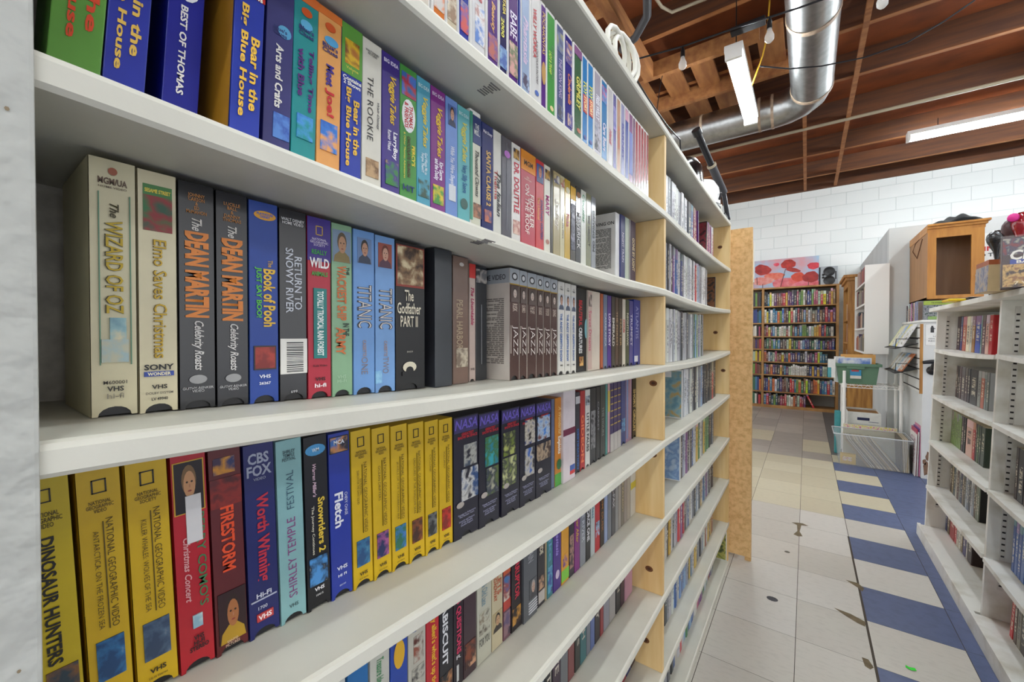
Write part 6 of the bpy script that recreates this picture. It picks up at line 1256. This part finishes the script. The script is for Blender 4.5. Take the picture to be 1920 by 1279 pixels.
# archive box between the legs
a, b = on_y(1589, 771, 5.72), on_y(1652, 815, 5.72)
ax = empty('archive_box', ((a.x + b.x) / 2, 5.9, 0), 'white cardboard archive box, open, with a dark hand hole, under the wire rack', 'box')
aw = b.x - a.x; ahh = a.z
cm = MB(); WB = pr('dcdcd6', .7)
part(MB().box((-aw / 2, -.18, .0), (aw / 2, -.176, ahh), WB).box((-aw / 2, .176, 0), (aw / 2, .18, ahh), WB).box((-aw / 2, -.176, 0), (-aw / 2 + .004, .176, ahh), WB).box((aw / 2 - .004, -.176, 0), (aw / 2, .176, ahh), WB).box((-aw / 2, -.18, 0), (aw / 2, .18, .004), WB), 'walls', ax)
part(MB().box((-.055, -.1815, ahh - .085), (.045, -.1798, ahh - .055), mat('hand_hole', '23284c', .8), ch=.0006), 'hand_hole', ax)
part(MB().box((-aw / 2 + .005, -.174, ahh - .03), (aw / 2 - .005, .174, ahh - .02), CARD), 'inner_lid', ax)
part(MB().box((aw / 2 - .1, -.1812, ahh - .1), (aw / 2 - .02, -.1798, ahh - .095), pr('4a5070')).box((-aw / 2, -.1812, ahh - .13), (aw / 2, -.1798, ahh - .128), pr('8a98a8')), 'printed_lines', ax)
tb = on_y(1571, 792, 5.66); o = MB().box((-.03, -.03, 0), (.025, .03, tb.z + .13 - .0), pr('3a8c90', .6), ch=.012).build('teal_bag'); o.location = (tb.x, 5.66, 0.0); tag(o, 'teal bag standing left of the archive box', 'bag')
# clear bin of records
a, b = on_y(1574, 872, 5.14), on_y(1706, 891, 5.14); tl, trr = on_y(1567, 812, 5.14), on_y(1708, 838, 5.14)
cw = trr.x - tl.x + .0; ch_ = .31; cd = .36
cbn = empty('clear_storage_bin', ((tl.x + trr.x) / 2, 5.14 + cd / 2, .001), 'clear plastic storage bin full of records on the blue floor', 'bin')
part(tub(CLEARBIN, cw, cd, ch_, .03, .004, .014), 'tub', cbn)
rm = mat('clear_bin_rim', 'dfe3e5', .25, alpha=.5); q_ = [(-cw / 2 - .014, -cd / 2 - .014, ch_), (cw / 2 + .014, -cd / 2 - .014, ch_), (cw / 2 + .014, cd / 2 + .014, ch_), (-cw / 2 - .014, cd / 2 + .014, ch_)]
m_ = MB()
for k in range(4): m_.tube([q_[k], q_[(k + 1) % 4]], .006, rm, 6)
part(m_, 'rim', cbn)
rr = random.Random(13); RC = ['c8c0a8', 'b8a888', '8a8478', 'd0c8b4', 'a89878', '6a6458', 'b0a898', 'c8b898']
def record(n, x, lean, c, side, h=.285):
    o = MB().box((0, 0, 0), (.0045, .3, h), pr(c, .6)).build('record_sleeve'); o.location = (cbn.location.x + x, 5.14 + .032, .0068)
    o.rotation_euler = (0, lean, 0)
    tag(o, f'{cname(c)} record sleeve, {ordn(n)} from left in the {side} of the clear bin', 'record', 'record sleeves in the clear bin')
for k in range(26):
    record(k + 1, -.02 + k * .0088, -math.radians(36), rr.choice(RC), 'leaning pile', .31)
for k in range(11):
    record(k + 1, .145 + k * .0085 if False else .215 - k * .0085 + .0, -math.radians(4), rr.choice(RC), 'upright pile', .31) if False else None
for k in range(9):
    record(k + 1, .212 + k * .0068, -math.radians(2), rr.choice(RC[1:6]), 'right end', .31)
o = MB().box((-.07, 0, 0), (.05, .05, .1), pr('c8a848'), ch=.002).build('yellow_card_box'); o.location = (cbn.location.x - .16, 5.2, .0068); tag(o, 'small yellow printed box at the left in the clear bin', 'box')
part(MB().box((-.05, -.001, .03), (.02, .001, .07), pic('b03438', 'd8d0c0', 'c8a848')), 'printed_panel', o)
o = MB().box((-.21, 0, 0), (.21, .006, .03), pr('d0ccae')).build('picture_strip'); o.location = (cbn.location.x + .02, 5.14 + cd + .03, 0.0); o.data.transform(Matrix.Diagonal((1, 1, 11.6, 1))); tag(o, 'pale printed board standing between the clear bin and the archive box', 'board')
part(MB().box((-.2, -.001, .3), (.2, .001, .345), pic('c8b848', 'd8d4b8', 'c06a8a')), 'printed_panel', o)
# magazines leaning against the display block
for k, (c, h_, dx) in enumerate((('c87a9a', .46, 0), ('6a4a8c', .43, .012), ('d0ccc8', .4, .024), ('b03a5c', .42, .036), ('e0dcd8', .38, .05))):
    o = MB().box((-.004, 0, 0), (.004, .24, h_), pr(c), ch=.001).build('magazine'); o.location = (.8335 - dx * .55, 5.12 + .02 * (k % 2), .0015); o.rotation_euler = (0, math.radians(1.2), 0)
    tag(o, f'{cname(c)} magazine, {ordn(k + 1)} from the display block, standing right of the clear bin', 'magazine', 'magazines leaning on the display block')
    part(MB().box((-.0048, .015, h_ * .3), (-.0035, .225, h_ * .92), pic(c, 'd8d0d0', '8a3a5c')), 'cover_picture', o)
c = on_z(1708, 1254, .001); o = MB().poly([(-.015, -.004, 0), (.0, -.012, .002), (.016, -.002, 0), (.012, .008, .003), (-.004, .007, 0), (-.014, .01, .002)], pr('3adf3a', .6)).build('paper_scrap'); o.location = (c.x, c.y, .0012); tag(o, 'tiny bright green paper scrap on the near floor tile', 'paper scrap')

# ------------------------------------------------------------------ round metal duct, conduits, string lights, cords
DZ = H + 2.24
dx = .022; dy = 4.86; R_ = .157
du = empty('metal_duct', (dx, dy, DZ), 'round galvanized duct with an elbow under the roof deck', 'duct')
T = Matrix.Translation((-dx, -dy, -DZ))
part(MB().tube([(dx, -2.5, DZ), (dx, dy - .3, DZ)], R_, GALV, 32, T=T), 'long_run', du)
el = [(dx - .3 + .3 * math.cos(t), dy - .3 + .3 * math.sin(t), DZ) for t in [i * math.pi / 8 for i in range(5)]]
part(MB().tube(el, R_, GALV, 32, T=T), 'elbow', du)
part(MB().tube([(dx - .3, dy, DZ), (-3.2, dy, DZ)], R_, GALV, 32, T=T), 'cross_run', du)
for y in (dy - .31, dy - 1.35, dy - 2.6): part(MB().tube([(dx, y - .02, DZ), (dx, y + .02, DZ)], R_ + .004, TAPE, 32, T=T), 'joint_tape', du)
for x in (-.31, -.42, -.95): part(MB().tube([(dx + x - .012, dy, DZ), (dx + x + .012, dy, DZ)], R_ + .004, TAPE, 32, T=T), 'joint_tape', du)
for y in (dy - 1.0, dy - 2.2): part(MB().tube([(dx, y, DZ + R_), (dx, y, ZJ + .002)], .004, DARKM, 5, T=T), 'strap', du)
p = on_z(1440, 258, ZJ - .02); p2 = on_z(1918, 146, ZJ - .02); yc = (p.y + p2.y) / 2
o = MB().tube([(-4, 0, 0), (5, 0, 0)], .018, STEEL, 10).build('conduit'); o.location = (0, yc, ZJ - .019); tag(o, 'long pale conduit running along a joist, right of the duct', 'conduit')
zw = H + 2.34
p = on_z(1225, 20, zw); q_ = on_z(1210, 0, zw)
o = MB().tube([(p.x - .35, p.y + .3, zw + .03), (p.x - .2, p.y + .2, zw + .01), (p.x - .05, p.y + .02, zw), (p.x + .02, p.y - .2, zw), (p.x + .1, p.y - .8, zw)], .03, GREYWOOD, 10).build('bent_pipe'); tag(o, 'dark bent pipe under the roof deck at top, above the left bookcase', 'pipe')
zw = ZJ - .016; p = on_z(1255, 25, zw)
o = MB().tube([(p.x - .08, p.y - .5, zw), (p.x - .03, p.y - .1, zw), (p.x + .02, p.y, zw), (p.x + .5, p.y + .03, zw), (p.x + 1.4, p.y + .05, zw)], .012, STEEL, 8).build('bent_conduit'); tag(o, 'thin bent conduit under the roof deck near the dark pipe', 'conduit')
# string of clear bulbs
ZS = H + 2.05
wp = [on_z(px, py, ZS) for px, py in ((1100, 128), (1190, 112), (1280, 87), (1380, 52), (1443, 32), (1500, 14), (1590, -18), (1655, -38))]
sl = empty('string_lights', wp[2], 'string of unlit clear bulbs hung across below the roof deck', 'string lights'); T = Matrix.Translation(-wp[2])
part(MB().tube(wp, .006, DARKM, 6, T=T), 'cable', sl)
BULB = mat('clear_bulb', 'e8e6e0', .08, alpha=.45)
for px, py in ((1280, 87), (1443, 32), (1655, -38)):
    q = on_z(px, py, ZS)
    bd = part(MB().tube([q, q - Vector((0, 0, .03)), q - Vector((0, 0, .075))], [.005, .014, .016], BLACKP, 10, T=T), 'socket', sl)
    part(MB().lathe([(.012, 0), (.016, -.02), (.028, -.05), (.026, -.075), (.012, -.09), (.001, -.093)], BULB, 14, T=T @ Matrix.Translation(q - Vector((0, 0, .072)))), 'bulb', bd)
q = on_z(1402, 54, ZS)
part(MB().box((-.1, -.03, 0), (.1, .03, .03), DARKM, T=T @ Matrix.Translation(q)), 'clamp', sl)
# yellow hanging cord, loose black cable, cobweb wires
pts = [on_y(px, py, 3.75) for px, py in ((1444, -12), (1441, 30), (1438, 70), (1430, 105), (1418, 138), (1410, 160))]
o = MB().tube(pts, .006, mat('yellow_cord', 'c89a28', .5), 6).build('extension_cord'); tag(o, 'yellow cord hanging down behind the lit tube lamp', 'cord')
pts = [on_z(px, py, H + 2.02) for px, py in ((1425, 124), (1480, 129), (1540, 124), (1620, 108), (1700, 80), (1770, 40), (1825, 2), (1850, -20))]
o = MB().tube(pts, .005, DARKM, 6).build('slack_cable'); tag(o, 'thin dark cable sagging across below the duct elbow', 'cable')
pts = [on_x(px, py, -.55) for px, py in ((1188, 140), (1215, 185), (1250, 235), (1275, 262))]
for q in pts: q.z = max(q.z, ztop(min(q.y, 2.4)) + .005)
tag(MB().tube([Vector((pts[0].x, pts[0].y, ztop(pts[0].y) + .004))] + pts + [Vector((pts[-1].x, pts[-1].y + .1, ztop(2.4) + .004))], .004, DARKM, 5).build('loose_wire'), 'thin dark wire along the top of the left bookcase', 'wire')
pts = [on_y(px, py, 3.93) for px, py in ((1262, 112), (1245, 128), (1237, 165), (1232, 205), (1240, 225))]
tag(MB().tube([Vector((pts[0].x, 3.93, ZF + .003))] + pts, .004, DARKM, 5).build('loose_wire'), 'thin dark wire dropping from the pale roof frame', 'wire')

flush_text()
